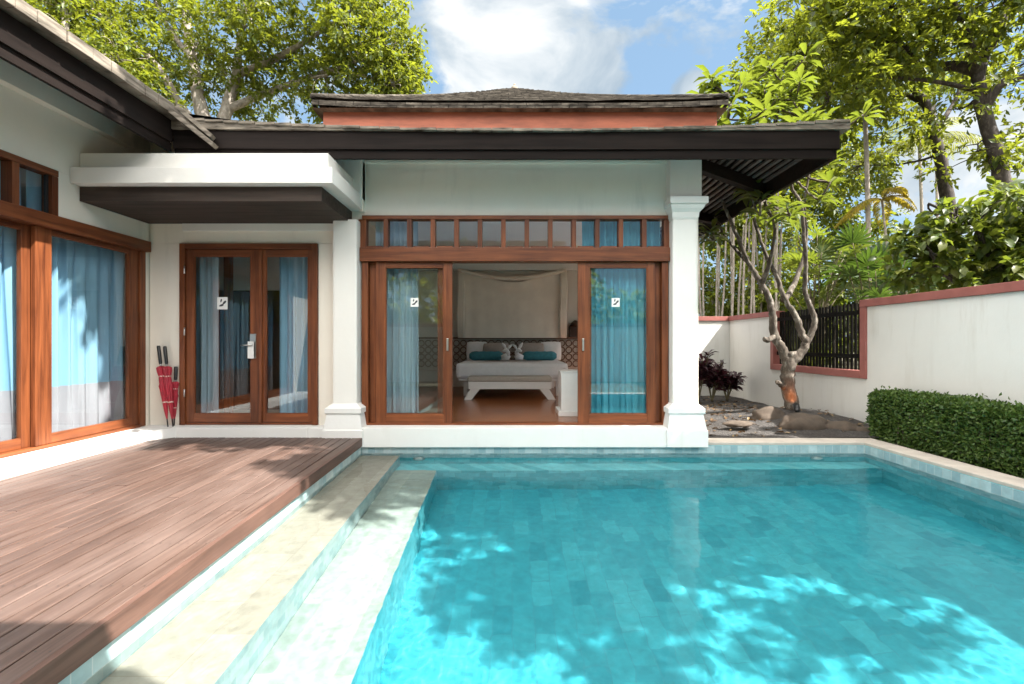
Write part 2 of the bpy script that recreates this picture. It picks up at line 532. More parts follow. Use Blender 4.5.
def leaf_mesh(name, P, D, Nn, Ln, Wd, mat, parent, fold=0.18, shape=4):
    """P centres, D leaf directions, Nn normals: folded leaf blades as one mesh."""
    n = len(P)
    D = D / (np.linalg.norm(D, axis=1, keepdims=True) + 1e-9)
    Sd = np.cross(D, Nn)
    Sd /= (np.linalg.norm(Sd, axis=1, keepdims=True) + 1e-9)
    U = np.cross(Sd, D)
    Ln = np.asarray(Ln).reshape(-1, 1) * np.ones((n, 1))
    Wd = np.asarray(Wd).reshape(-1, 1) * np.ones((n, 1))
    if shape == 4:
        V = np.stack([P, P + D * Ln * 0.5 + Sd * Wd * 0.5 + U * Wd * fold, P + D * Ln - U * Ln * 0.12, P + D * Ln * 0.5 - Sd * Wd * 0.5 + U * Wd * fold], 1)
        tri = np.array([[0, 1, 2], [0, 2, 3]])
    else:  # longer blade with six vertices and a bent tip
        V = np.stack([P, P + D * Ln * 0.3 + Sd * Wd * 0.38 + U * Wd * fold, P + D * Ln * 0.68 + Sd * Wd * 0.5 - U * Ln * 0.03 + U * Wd * fold,
                      P + D * Ln - U * Ln * 0.22, P + D * Ln * 0.68 - Sd * Wd * 0.5 - U * Ln * 0.03 + U * Wd * fold, P + D * Ln * 0.3 - Sd * Wd * 0.38 + U * Wd * fold,
                      P + D * Ln * 0.55], 1)
        tri = np.array([[0, 1, 6], [1, 2, 6], [2, 3, 6], [3, 4, 6], [4, 5, 6], [5, 0, 6]])
    k = V.shape[1]
    V = V.reshape(-1, 3)
    T = (tri[None] + (np.arange(n) * k)[:, None, None]).reshape(-1, 3)
    me = bpy.data.meshes.new(name)
    me.vertices.add(len(V)); me.vertices.foreach_set('co', V.astype(np.float32).ravel())
    me.loops.add(len(T) * 3); me.loops.foreach_set('vertex_index', T.astype(np.int32).ravel())
    me.polygons.add(len(T))
    me.polygons.foreach_set('loop_start', np.arange(0, len(T) * 3, 3, dtype=np.int32))
    me.materials.append(mat)
    me.update(calc_edges=True)
    o = bpy.data.objects.new(name, me)
    COL.objects.link(o)
    if parent is not None:
        o.parent = parent
        o.matrix_parent_inverse = Matrix.Translation(parent_world(parent)).inverted()
    return o


def spline(pts, n=6, jit=0.0):
    pts = [Vector(p) for p in pts]
    out = []
    for i in range(len(pts) - 1):
        p0, p1, p2, p3 = pts[max(i - 1, 0)], pts[i], pts[i + 1], pts[min(i + 2, len(pts) - 1)]
        for k in range(n):
            t = k / n
            q = 0.5 * ((2 * p1) + (p2 - p0) * t + (2 * p0 - 5 * p1 + 4 * p2 - p3) * t * t + (3 * p1 - p0 - 3 * p2 + p3) * t ** 3)
            if jit and (i or k):
                q = q + Vector((rnd.uniform(-1, 1), rnd.uniform(-1, 1), rnd.uniform(-1, 1))) * jit
            out.append(q)
    out.append(pts[-1])
    return out


def limb(mb, pts, r0, r1, n=6, seg=8, jit=0.0):
    q = spline(pts, n, jit)
    m = len(q) - 1
    mb.tube(q, [r0 + (r1 - r0) * (i / m) ** 0.8 for i in range(m + 1)], seg)
    return q


def clumps(ells, rc, per, shell=2.2):
    """clump centres and leaf anchor points spread through a set of ellipsoids"""
    C, P, O = [], [], []
    for (cx, cy, cz, rx, ry, rz, n) in ells:
        for _ in range(n):
            d = npr.normal(size=3); d /= np.linalg.norm(d)
            r = npr.random() ** (1 / shell)
            c = np.array([cx, cy, cz]) + d * r * np.array([rx, ry, rz])
            C.append(c)
            m = int(per * npr.uniform(0.5, 1.4))
            ns = max(2, m // 8)
            rr_ = rc * npr.uniform(0.7, 1.2)
            for _s in range(ns):            # leafy sprigs: blades set in alternate pairs along a short twig
                a = npr.normal(size=3) + d * 0.55
                a /= np.linalg.norm(a)
                a[2] *= 0.7
                sd_ = np.cross(a, npr.normal(size=3)); sd_ /= np.linalg.norm(sd_) + 1e-9
                tt = np.linspace(0.35, 1.25, 8) + npr.uniform(-.05, .05, 8)
                sg = np.where(np.arange(8) % 2 == 0, 1.0, -1.0)[:, None]
                pts = c + a * (tt * rr_)[:, None] + np.array([0, 0, -0.18 * rr_]) * (tt ** 2)[:, None] + npr.normal(size=(8, 3)) * 0.02
                P.append(pts)
                O.append(a * 0.9 + sd_ * sg * 0.8 + npr.normal(size=(8, 3)) * 0.15)
    return C, np.concatenate(P), np.concatenate(O)


def leafage(name, ells, rc, per, L, W, mat, parent, shape=4, droop=0.25, shell=2.2):
    C, P, O = clumps(ells, rc, per, shell)
    n = len(P)
    D = O / (np.linalg.norm(O, axis=1, keepdims=True) + 1e-9) + npr.normal(size=(n, 3)) * 0.22
    D[:, 2] -= droop
    Nn = npr.normal(size=(n, 3)) * 0.45 + np.array([0, 0, 1.0])
    sz = npr.uniform(0.5, 1.35, size=n)
    leaf_mesh(name, P, D, Nn, L * sz, W * sz, mat, parent, shape=shape)
    return C


def tree(name, base, label, trunk_paths, ells, leaf, bark, rc=0.45, per=40, L=0.16, W=0.09, shape=4, group=None, twig=0.35, cat='tree', droop=0.25, fork=None, shell=2.2):
    """trunk_paths: list of (points, r0, r1). Limbs reach to the ellipsoid centres, twigs to a share of the clumps."""
    t = thing(name, base, label, cat, group)
    mb = MB()
    nodes = []
    for pts, r0, r1 in trunk_paths:
        nodes += limb(mb, pts, r0, r1, 6, 9, r0 * 0.06)[2:]
    C = leafage('crown', ells, rc, per, L, W, leaf, t, shape, droop, shell)
    zmin = base[2] + 1.0
    for (cx, cy, cz, rx, ry, rz, n) in ells:
        e = Vector((cx, cy, cz))
        cand = [q for q in nodes if q.z < e.z + 0.3] or nodes
        q = min(cand, key=lambda q: (q - e).length + 0.3 * abs(q.z - e.z))
        if (q - e).length > 0.4:
            mid = q.lerp(e, 0.5) + Vector((rnd.uniform(-.3, .3), rnd.uniform(-.3, .3), rnd.uniform(-.1, .4)))
            r = 0.025 + 0.012 * (q - e).length
            nodes += limb(mb, [q, mid, e], r, 0.012, 5, 6, 0.03)[1:]
    for c in C:
        if rnd.random() < twig:
            c = Vector(c)
            q = min(nodes, key=lambda q: (q - c).length)
            mid = q.lerp(c, 0.55) + Vector((rnd.uniform(-.12, .12), rnd.uniform(-.12, .12), rnd.uniform(-.02, .15)))
            limb(mb, [q, mid, c], 0.016, 0.005, 3, 4)
    mb.build('trunk', bark, t, recalc=False)
    return t


# ------------------------------------------------------------------ camera, sun, sky
cam = bpy.data.cameras.new('camera')
cam.sensor_width = 36
cam.lens = F * 36 / 1024
cam.clip_start = 0.05
cam.clip_end = 2000
cam.shift_x = -1 / 1024
cam.shift_y = 1 / 1024
co = bpy.data.objects.new('camera', cam)
COL.objects.link(co)
co.location = (0, 0, CAMZ)
co.rotation_euler = (math.pi / 2, 0, 0)
S.camera = co

sl = bpy.data.lights.new('sun', 'SUN')
sl.energy = 2.6
sl.color = (1.0, 0.955, 0.88)
sl.angle = R(0.53)
sl.cycles.is_caustics_light = True
so = bpy.data.objects.new('sun', sl)
COL.objects.link(so)
so.location = SUN * 30
so.rotation_euler = SUN.to_track_quat('Z', 'Y').to_euler()

W = bpy.data.worlds.new('World')
S.world = W
W.use_nodes = True
nt = W.node_tree
bg = nt.nodes['Background']
bg.inputs[1].default_value = 0.052
sky = nt.nodes.new('ShaderNodeTexSky')
sky.sky_type = 'NISHITA'
sky.sun_disc = False
sky.sun_elevation = math.asin(SUN.z)
sky.sun_rotation = math.atan2(SUN.x, SUN.y)
sky.air_density = 1.0
sky.dust_density = 1.2
sky.ozone_density = 1.5
tc = nt.nodes.new('ShaderNodeTexCoord')
nrm = nt.nodes.new('ShaderNodeVectorMath'); nrm.operation = 'NORMALIZE'
nt.links.new(tc.outputs['Generated'], nrm.inputs[0])
DIR = nrm.outputs[0]
mp = nt.nodes.new('ShaderNodeMapping')
mp.inputs['Scale'].default_value = (1, 1, 1.7)
mp.inputs['Location'].default_value = (0.35, 0.2, 0.1)
nt.links.new(DIR, mp.inputs[0])
fine = noise_n(nt, mp.outputs[0], 6.5, 9, 0.58, 0.25)
bigc = noise_n(nt, mp.outputs[0], 2.2, 3, 0.5)


def skyblob(px, py, rad):
    d = Vector(((px - 513) / F, 1, -(py - 343) / F)).normalized()
    dt = nt.nodes.new('ShaderNodeVectorMath'); dt.operation = 'DISTANCE'
    nt.links.new(DIR, dt.inputs[0]); dt.inputs[1].default_value = d
    mr = nt.nodes.new('ShaderNodeMapRange'); mr.inputs[1].default_value = 0; mr.inputs[2].default_value = rad
    mr.inputs[3].default_value = 1; mr.inputs[4].default_value = 0
    mr.interpolation_type = 'SMOOTHSTEP'
    nt.links.new(dt.outputs['Value'], mr.inputs[0])
    return mr.outputs[0]


def mth(op, a, b):
    n = nt.nodes.new('ShaderNodeMath'); n.operation = op
    for i, x in enumerate((a, b)):
        if isinstance(x, (int, float)): n.inputs[i].default_value = x
        else: nt.links.new(x, n.inputs[i])
    return n.outputs[0]


cov = mth('MULTIPLY', skyblob(515, 40, 0.25), 0.46)
for px, py, rad, k in ((565, 88, 0.16, 0.34), (480, 20, 0.15, 0.22), (640, 10, 0.14, 0.16), (690, 92, 0.05, 0.30), (735, 15, 0.13, 0.16), (955, 165, 0.2, 0.3), (250, 60, 0.5, 0.12), (850, 60, .4, .10)):
    cov = mth('ADD', cov, mth('MULTIPLY', skyblob(px, py, rad), k))
dens = mth('ADD', mth('ADD', mth('MULTIPLY', fine, 0.9), mth('MULTIPLY', bigc, 0.25)), mth('SUBTRACT', cov, 0.30))
cl = ramp(nt, dens, [(0.46, (0, 0, 0)), (0.52, (0.6,) * 3), (0.58, (1, 1, 1))])
# cumulus brightness: white tops and greyer bodies
shade = noise_n(nt, mp.outputs[0], 4.2, 6, 0.55, 0.4)
ccol = ramp(nt, mth('ADD', mth('MULTIPLY', shade, 0.85), mth('MULTIPLY', cov, 0.32)), [(0.38, (1.25, 1.6, 1.95)), (0.49, (2.0, 2.25, 2.45)), (0.60, (3.15, 3.2, 3.2))])
veil = mix(nt, sky.outputs[0], (0.98, 1.56, 2.16), 0.75)
mx = mix(nt, veil, ccol, cl)
# out-of-frame cloud added overhead and on the sun's side to fill the shade
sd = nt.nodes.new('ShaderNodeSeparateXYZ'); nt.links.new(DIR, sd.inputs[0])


def sstep(v, a, b_):
    mr = nt.nodes.new('ShaderNodeMapRange'); mr.interpolation_type = 'SMOOTHSTEP'
    mr.inputs[1].default_value = a; mr.inputs[2].default_value = b_
    nt.links.new(v, mr.inputs[0])
    return mr.outputs[0]


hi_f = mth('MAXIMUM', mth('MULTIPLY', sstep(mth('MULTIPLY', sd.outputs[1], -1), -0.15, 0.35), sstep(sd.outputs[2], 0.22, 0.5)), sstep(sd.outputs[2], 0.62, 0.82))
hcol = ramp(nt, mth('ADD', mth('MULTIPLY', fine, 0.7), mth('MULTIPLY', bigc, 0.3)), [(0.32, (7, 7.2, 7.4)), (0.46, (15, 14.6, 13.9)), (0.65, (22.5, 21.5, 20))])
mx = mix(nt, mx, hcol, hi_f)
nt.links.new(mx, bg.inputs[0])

# ------------------------------------------------------------------ ground
GZ = 0.10
g = MB()
BIG = 260
for (x0, y0, x1, y1) in ((-BIG, 6.16, BIG, BIG), (-BIG, -BIG, BIG, 0.50), (-BIG, 0.50, -2.1, 6.16), (4.55, 0.50, BIG, 6.16)):
    g.add([(x0, y0, GZ), (x1, y0, GZ), (x1, y1, GZ), (x0, y1, GZ)], [(0, 1, 2, 3)])
struct('ground', g, M['ground'])


def bed_z(x, y):
    m = 0.22 * math.exp(-(((x - 4.55) / 0.9) ** 2 + ((y - 7.75) / 1.0) ** 2))
    m += 0.05 * math.exp(-(((x - 3.2) / 0.7) ** 2 + ((y - 8.5) / 1.5) ** 2))
    return 0.112 + m + 0.018 * noise.fractal(Vector((x * 2.1, y * 2.1, 1)), 1, 2, 4) * min(1, max(0, (y - 6.4) * 3))


g = MB()
g.sheet(lambda u, v: (2.3 + u * 3.1, 6.38 + v * 5.6, max(0.106, bed_z(2.3 + u * 3.1, 6.38 + v * 5.6))), 60, 100)
struct('garden_soil', g, M['soil'])
g = MB()
g.sheet(lambda u, v: (4.75 + u * 0.6, -3.4 + v * 9.78, 0.106 + 0.02 * noise.noise(Vector((u * 3, v * 30, 4)))), 6, 90)
struct('hedge_soil', g, M['soil'])

# ------------------------------------------------------------------ pool
PX0, PX1, PY0, PY1, PZ = -1.92, 4.47, 0.60, 6.10, -1.18


def ex(y, off=0.0):          # the deck edge, a touch out of line with the pool
    return -1.905 + (6.07 - y) * 0.0385 + off


g = MB()
g.add([(PX0 - .1, PY0, PZ), (PX1, PY0, PZ), (PX1, PY1, PZ), (PX0 - .1, PY1, PZ)], [(0, 1, 2, 3)], 0)
g.add([(PX0 - .1, PY1, PZ), (PX1, PY1, PZ), (PX1, PY1, 0.10), (PX0 - .1, PY1, 0.10)], [(0, 1, 2, 3)], 1)
g.add([(PX1, PY0, PZ), (PX1, PY1, PZ), (PX1, PY1, 0.10), (PX1, PY0, 0.10)], [(3, 2, 1, 0)], 1)
g.add([(PX0 - .1, PY0, PZ), (PX1, PY0, PZ), (PX1, PY0, 0.10), (PX0 - .1, PY0, 0.10)], [(3, 2, 1, 0)], 1)
basin = struct('pool_basin', g, [M['pool_tile'], M['pool_wall']])
basin.cycles.is_caustics_receiver = True
D1, D2 = -0.12, -0.50
LEDGE_Y = 5.80


def strip(x0, x1, z0, z1, y0, y1, top, side):
    """solid tread whose long edges follow the deck edge"""
    b = MB()
    vs = []
    for z in (z0, z1):
        vs += [(x0(y0), y0, z), (x1(y0), y0, z), (x1(y1), y1, z), (x0(y1), y1, z)]
    b.add(vs, [(4, 5, 6, 7)], 0)
    b.add(vs, [(1, 2, 6, 5), (0, 1, 5, 4), (2, 3, 7, 6), (3, 0, 4, 7)], 1)
    return b


M['riser_tile'] = tile_mat('pale_riser_tile', [(0, (0.30, 0.47, 0.50)), (0.5, (0.42, 0.57, 0.58)), (1, (0.55, 0.66, 0.65))], 0.10, 0.10, (0.5, 0.6, 0.6), 'W', msize=0.003)
s1 = strip(lambda y: ex(y, -0.05), lambda y: ex(y, 0.47), PZ, D1, PY0 + .01, PY1 - .003, 0, 1).build('upper_step', [M['cream'], M['riser_tile']], basin)
s2 = strip(lambda y: ex(y, 0.473), lambda y: ex(y, 0.97), PZ + .002, D2, PY0 + .012, LEDGE_Y, 0, 1).build('lower_step', [M['ledge'], M['pool_wall']], basin)
b = MB()
b.add([(ex(5.9, .474), LEDGE_Y, D2), (PX1 - .003, LEDGE_Y, D2), (PX1 - .003, PY1 - .003, D2), (ex(5.9, .474), PY1 - .003, D2)], [(0, 1, 2, 3)], 0)
b.add([(ex(5.9, .474), LEDGE_Y, PZ + .003), (PX1 - .003, LEDGE_Y, PZ + .003), (PX1 - .003, LEDGE_Y, D2), (ex(5.9, .474), LEDGE_Y, D2)], [(0, 1, 2, 3)], 0)
s3 = b.build('back_ledge', [M['pool_wall']], basin)
b = MB()
b.box((PX0, PY1 - .006, -0.22), (PX1, PY1 + .0, 0.096))
b.box((PX1 - .006, PY0, -0.22), (PX1, PY1 - .008, 0.096))
s4 = b.build('waterline_tiles', M['band_tile'], basin)
# tiled upstand under the deck edge
b = MB()
ys = [PY0, PY1]
b.add([(ex(PY0, -.02), PY0, D1), (ex(PY1, -.02), PY1, D1), (ex(PY1, -.02), PY1, 0.105), (ex(PY0, -.02), PY0, 0.105), (ex(PY0, -.30), PY0, D1), (ex(PY1, -.30), PY1, D1), (ex(PY1, -.30), PY1, 0.105), (ex(PY0, -.30), PY0, 0.105)],
      [(0, 1, 2, 3), (3, 2, 6, 7), (4, 7, 6, 5), (0, 3, 7, 4), (1, 5, 6, 2)])
s5 = b.build('deck_upstand', M['riser_tile'], basin)
for o in (s1, s2, s3, s4, s5):
    o.cycles.is_caustics_receiver = True

b = MB()
nx, ny = 400, 360


def wz(u, v):
    x = PX0 - .02 + u * (PX1 + .04 - PX0)
    y = PY0 - .01 + v * (PY1 + .02 - PY0)
    h = 0.0024 * noise.noise(Vector((x * 1.7, y * 1.7, 0.3))) + 0.0013 * noise.noise(Vector((x * 4.6 + y, y * 4.1, 5.1))) + 0.0009 * noise.noise(Vector((x * 11, y * 10 + x * 3, 9))) + 0.00042 * noise.noise(Vector((x * 26, y * 24, 2)))
    return (x, y, h)


b.sheet(wz, nx, ny)
wm, wnt, wb, N_, L_ = newmat('pool_water')
N_.remove(wb)
gl = N_.new('ShaderNodeBsdfGlossy'); gl.inputs['Roughness'].default_value = 0.0
rf = N_.new('ShaderNodeBsdfRefraction'); rf.inputs['IOR'].default_value = 1.33; rf.inputs['Roughness'].default_value = 0.0
rf.inputs['Color'].default_value = (0.94, 0.99, 0.995, 1)
fr = N_.new('ShaderNodeFresnel'); fr.inputs[0].default_value = 1.33
ms = N_.new('ShaderNodeMixShader')
fk = N_.new('ShaderNodeMath'); fk.operation = 'MULTIPLY'; fk.inputs[1].default_value = 0.36
L_.new(fr.outputs[0], fk.inputs[0])
L_.new(fk.outputs[0], ms.inputs[0]); L_.new(rf.outputs[0], ms.inputs[1]); L_.new(gl.outputs[0], ms.inputs[2])
L_.new(ms.outputs[0], N_['Material Output'].inputs[0])
water = b.build('pool_water', wm, None, False)
water['kind'] = 'structure'
water.cycles.is_caustics_caster = True

# coping
g = MB()
g.box((PX1, 0.30, 0.098), (4.77, PY1 + .30, 0.135), bev=0.008)
g.box((2.36, PY1 + .0, 0.098), (PX1 - .002, PY1 + .30, 0.135), bev=0.008)
g.box((-4.4, 0.30, 0.098), (PX1 - .002, PY0, 0.135), bev=0.008)
struct('pool_coping', g, M['coping'])

# underwater lamps (fixtures, not lit)
for i, (x, z, lab) in enumerate(((-1.19, -0.27, 'round white underwater lamp on the back pool wall beside the submerged steps'),
                                 (3.85, -0.27, 'round white underwater lamp on the back pool wall near the garden corner'))):
    t = thing('pool_lamp', (x, PY1, z), lab, 'lamp', 'underwater pool lamps')
    b = MB(); b.lathe([(0.075, 0.0), (0.075, 0.022), (0.055, 0.028)], (x, PY1 - .007, z), 24, axis='Y')
    o1 = b.build('bezel', M['chrome'], t)
    b = MB(); b.lathe([(0.053, 0.028), (0.05, 0.036), (0.03, 0.042)], (x, PY1 - .007, z), 24, axis='Y')
    o2 = b.build('lens', M['white_metal'], t)
    o1.cycles.is_caustics_receiver = True; o2.cycles.is_caustics_receiver = True

# ------------------------------------------------------------------ deck
g = MB()
DZ = 0.21
bw, gap = 0.106, 0.010
k = 0
while k * bw < 3.2:
    o0 = -k * bw - 0.02
    y0, y1 = 0.62, 6.045
    cuts = [y0, y1]
    if k % 3 == 1: cuts = [y0, 3.1 + 0.3 * (k % 5), y1]
    elif k % 3 == 2: cuts = [y0, 4.5 - 0.35 * (k % 4), y1]
    for a, c in zip(cuts[:-1], cuts[1:]):
        a += 0.003
        xa0, xa1 = ex(a, o0 - bw + gap), ex(a, o0)
        xc0, xc1 = ex(c, o0 - bw + gap), ex(c, o0)
        e = 0.004
        z = DZ + rnd.uniform(-.0012, .0012)
        vs = [(xa0, a, z - .024), (xa1, a, z - .024), (xc1, c, z - .024), (xc0, c, z - .024),
              (xa0, a, z - e), (xa1, a, z - e), (xc1, c, z - e), (xc0, c, z - e),
              (xa0 + e, a, z), (xa1 - e, a, z), (xc1 - e, c, z), (xc0 + e, c, z)]
        g.add(vs, [(8, 9, 10, 11), (4, 5, 9, 8), (5, 6, 10, 9), (6, 7, 11, 10), (7, 4, 8, 11), (0, 1, 5, 4), (1, 2, 6, 5), (2, 3, 7, 6), (3, 0, 4, 7)])
    k += 1
deck = struct('deck', g, M['deck'])
b = MB()
for i in range(k):
    for j in range(11):
        y = .85 + j * .5
        for o_ in (.022, .078):
            x = ex(y, -i * bw - .02 - o_)
            b.add([(x + .0042 * math.cos(a * math.pi / 3), y + .0042 * math.sin(a * math.pi / 3), DZ + .0016) for a in range(6)], [tuple(range(6))])
b.build('screws', M['black'], deck)
b = MB()
b.add([(ex(0.6, -.018), 0.6, 0.107), (ex(0.6, .014), 0.6, 0.107), (ex(6.045, .014), 6.045, 0.107), (ex(6.045, -.018), 6.045, 0.107),
       (ex(0.6, -.018), 0.6, DZ + .001), (ex(0.6, .014), 0.6, DZ + .001), (ex(6.045, .014), 6.045, DZ + .001), (ex(6.045, -.018), 6.045, DZ + .001)],
      [(0, 3, 2, 1), (4, 5, 6, 7), (0, 1, 5, 4), (1, 2, 6, 5), (2, 3, 7, 6), (3, 0, 4, 7)])
b.build('edge_board', M['deckedge'], deck)
b = MB(); b.box((-4.75, 0.62, 0.106), (-2.05, 6.05, 0.18)); b.build('gap_shade_slab', M['black'], deck)  # one black slab stands in for the shaded void below the board gaps

# ------------------------------------------------------------------ villa
V = thing('villa', (0, 6.3, 0.1), 'white poolside villa with teak sliding doors, dark eaves and grey shingle roofs', 'villa')
FZ = 0.335      # floor level
FY = 6.25       # plane of the bedroom doors

# --- plinth and kerbs
b = MB()
b.box((-1.93, 6.05, 0.082), (1.96, 6.62, FZ - .003), bev=0.01)
b.box((-2.6, 6.055, 0.11), (-1.932, 6.40, FZ - .006), bev=0.008)
b.box((-4.45, 6.06, 0.11), (-2.60, 6.62, FZ - .004), bev=0.01)
b.box((-4.74, 0.62, 0.11), (-4.45, 6.61, FZ - .004), bev=0.01)
b.prism([(-4.452, 6.062), (-4.452, 5.86), (-4.25, 6.062)], 0.112, FZ - .005)
b.build('plinth', M['plinth'], V)

# --- facade walls
b = MB()
b.box((-1.98, 6.27, 3.06), (2.03, 6.50, 4.035))                       # above the bedroom doors
b.box((-2.00, 6.225, 3.74), (2.03, 6.268, 4.034), bev=0.004)           # head beam proud of the panel
b.box((-1.98, 6.16, 3.10), (-1.93, 6.268, 3.739), bev=0.004)
b.box((-4.74, 6.27, 2.70), (-1.982, 6.50, 4.035))                      # above entrance door
b.box((-4.74, 6.27, FZ - .1), (-4.34, 6.50, 2.698))
b.box((-2.54, 6.27, FZ - .1), (-1.982, 6.50, 2.698))
b.box((2.032, 6.27, FZ - .1), (2.42, 6.50, 4.035))
# side wall of the bedroom; wide unseen opening added to let daylight in
b.box((2.24, 6.502, 0.1), (2.42, 6.9, 4.035))
b.box((2.24, 11.2, 0.1), (2.42, 11.9, 4.035))
b.box((2.24, 6.902, 3.3), (2.42, 11.198, 4.035))
b.box((2.24, 6.902, 0.1), (2.42, 11.198, 0.45))
b.box((-4.74, 11.9, 0.1), (2.42, 12.05, 4.035))
b.build('wall', M['stucco'], V)

# --- wing wall (left), plane x = -4.76
WX = -4.76
b = MB()
b.box((WX - .18, -3.2, 3.20), (WX, 6.50, 4.30))
b.box((WX + .002, -3.2, 3.80), (WX + .10, 5.9, 4.25), bev=0.004)
b.box((WX - .18, 6.20, 0.1), (WX, 6.50, 3.198))
b.box((WX - .18, 5.02, 2.72), (WX, 6.198, 3.198))
b.box((WX - .18, -3.2, 0.1), (WX, 2.2, 3.198))
b.box((WX - .18, 2.202, 0.1), (WX, 6.198, FZ - .02))
b.box((-9.5, -3.2, 0.1), (-9.3, 12, 4.3))
b.box((-9.5, 12.0, 0.1), (-4.745, 12.15, 4.3))
b.box((-9.5, -3.35, 0.1), (-4.6, -3.202, 4.3))
b.build('wing_wall', M['stucco'], V)


# --- columns
def column(x0, x1, name, lab=None):
    c = (x0 + x1) / 2
    w = (x1 - x0) / 2
    b = MB()
    y1 = 6.40
    b.box((c - w, 6.10, 0.6), (c + w, y1, 2.98), bev=0.025)
    b.box((c - w - .03, 6.10, 3.245), (c + w + .055, y1 + .1, 4.036), bev=0.006)
    b.build(name, M['trim'], V)
    return c, w, y1


for x0, x1 in ((-2.295, -1.985), (2.03, 2.345)):
    c, w, y1 = column(x0, x1, 'column')
    col_o = V.children[-1]
    b = MB()
    # flared base: wide block, torus band, cavetto
    lv = [(0.095, .10), (0.30, .10), (0.315, .088), (0.50, .055), (0.515, .075), (0.575, .075), (0.60, .04), (0.63, .0)]
    vs, fs = [], []
    for z, e in lv:
        vs += [(c - w - e, 6.10 - e * .9, z), (c + w + e, 6.10 - e * .9, z), (c + w + e, y1 + e * .5, z), (c - w - e, y1 + e * .5, z)]
    for i in range(len(lv) - 1):
        for k in range(4):
            fs.append((i * 4 + k, i * 4 + (k + 1) % 4, i * 4 + 4 + (k + 1) % 4, i * 4 + 4 + k))
    fs += [(3, 2, 1, 0), tuple(len(vs) - 4 + k for k in range(4))]
    b.add(vs, fs)
    b.build('column_base', M['plinth'], col_o)
    if c > 0:
        b = MB()
        lv = [(2.975, .0), (3.0, .012), (3.06, .018), (3.10, .055), (3.13, .07), (3.15, .07), (3.155, .10), (3.235, .10), (3.243, .08)]
        vs, fs = [], []
        for z, e in lv:
            vs += [(c - w - e * .6, 6.10 - e, z), (c + w + e, 6.10 - e, z), (c + w + e, y1 + e * .5, z), (c - w - e * .6, y1 + e * .5, z)]
        for i in range(len(lv) - 1):
            for k in range(4):
                fs.append((i * 4 + k, i * 4 + (k + 1) % 4, i * 4 + 4 + (k + 1) % 4, i * 4 + 4 + k))
        fs += [(3, 2, 1, 0), tuple(len(vs) - 4 + k for k in range(4))]
        b.add(vs, fs)
        b.build('capital', M['trim'], col_o)

# --- entrance canopy
b = MB()
b.box((-4.757, 5.15, 3.118), (-1.94, 6.266, 3.29), bev=0.006)
b.box((-4.756, 5.27, 3.292), (-2.03, 6.268, 3.485), bev=0.006)
can = b.build('canopy', M['trim'], V)
b = MB()
b.box((-4.755, 5.265, 2.955), (-2.10, 6.264, 3.115), bev=0.004)
b.build('canopy_soffit', M['canopy_dark'], can)
b = MB()
b.box((-4.3, 6.24, 2.86), (-2.3, 6.268, 2.953))
b.build('canopy_ledge', M['trim'], can)

# --- roofs
EZ0, EZ1 = 3.50, 3.80
EY, EXR, EXL = 5.45, 3.71, -3.86


def up(x):   # eave line lifts towards the corner
    return 0.10 * max(0, abs(x - 0.2) / 3.5) ** 2.2


NS = 24
xs = [EXL + (EXR - EXL) * i / NS for i in range(NS + 1)]
# front fascia in two steps
b = MB()
for (ya, yb, za, zb) in ((EY, EY + .05, EZ0 + .10, EZ1), (EY + .025, EY + .06, EZ0, EZ0 + .098)):
    vs, fs = [], []
    for x in xs:
        u = up(x)
        xx = min(x, EXR - (0.0 if za > EZ0 else 0.06))
        vs += [(xx, ya, za + u * .1), (xx, yb, za + u * .1), (xx, yb, zb + u * .15), (xx, ya, zb + u * .15)]
    for i in range(NS):
        for k in range(4):
            fs.append((i * 4 + k, i * 4 + 4 + k, i * 4 + 4 + (k + 1) % 4, i * 4 + (k + 1) % 4))
    fs += [(0, 1, 2, 3), tuple(NS * 4 + k for k in (3, 2, 1, 0))]
    b.add(vs, fs)
# right fascia, running back
uR = up(EXR)
vs = []
for y, u in ((EY + .051, uR), (8.0, 0.02), (12.9, uR)):
    vs += [(EXR, y, EZ0 + u * .1), (EXR - .05, y, EZ0 + u * .1), (EXR - .05, y, EZ1 + u * .15), (EXR, y, EZ1 + u * .15)]
fs = []
for i in range(2):
    for k in range(4):
        fs.append((i * 4 + k, i * 4 + 4 + k, i * 4 + 4 + (k + 1) % 4, i * 4 + (k + 1) % 4))
fs += [(0, 1, 2, 3), (8, 9, 10, 11)]
b.add(vs, fs)
fas = b.build('eave_fascia', M['dark'], V)

# skirt roof with thick tile edge
UY, UX0, UX1 = 6.22, -2.46, 2.64        # upper tier walls
b = MB()


def ring(pts_lo, pts_hi, mi=0):
    n = len(pts_lo)
    b.add(pts_lo + pts_hi, [(i, i + 1, n + i + 1, n + i) for i in range(n - 1)], mi)


lo0 = [(x + (0.10 if x > 3.6 else 0), EY - .03, EZ1 + .003 + up(x) * .15) for x in xs]
lo1 = [(x + (0.10 if x > 3.6 else 0), EY - .03, EZ1 + .016 + up(x)) for x in xs]
hi = [(max(-6.0, min(UX1 + .3, x * .72 + .1)), UY + .25, 4.12) for x in xs]
ring(lo0, lo1, 1)
ring(lo1, hi, 0)
ring([(p[0], EY + .052, EZ1 + .002 + up(p[0]) * .15) for p in lo0], lo0, 1)
ysr = [EY - .03, 6.5, 8.0, 10.0, 13.0]
ur = [uR, .055, .02, .03, uR]
r0 = [(EXR + .10, y, EZ1 + .003 + u * .15) for y, u in zip(ysr, ur)]
r1 = [(EXR + .10, y, EZ1 + .028 + u) for y, u in zip(ysr, ur)]
rh = [(UX1 - .2 if i else hi[-1][0], [UY + .25, 7.2, 8.6, 10.2, 12.6][i], 4.12) for i in range(5)]
ring(r0, r1, 1)
ring(r1, rh, 0)
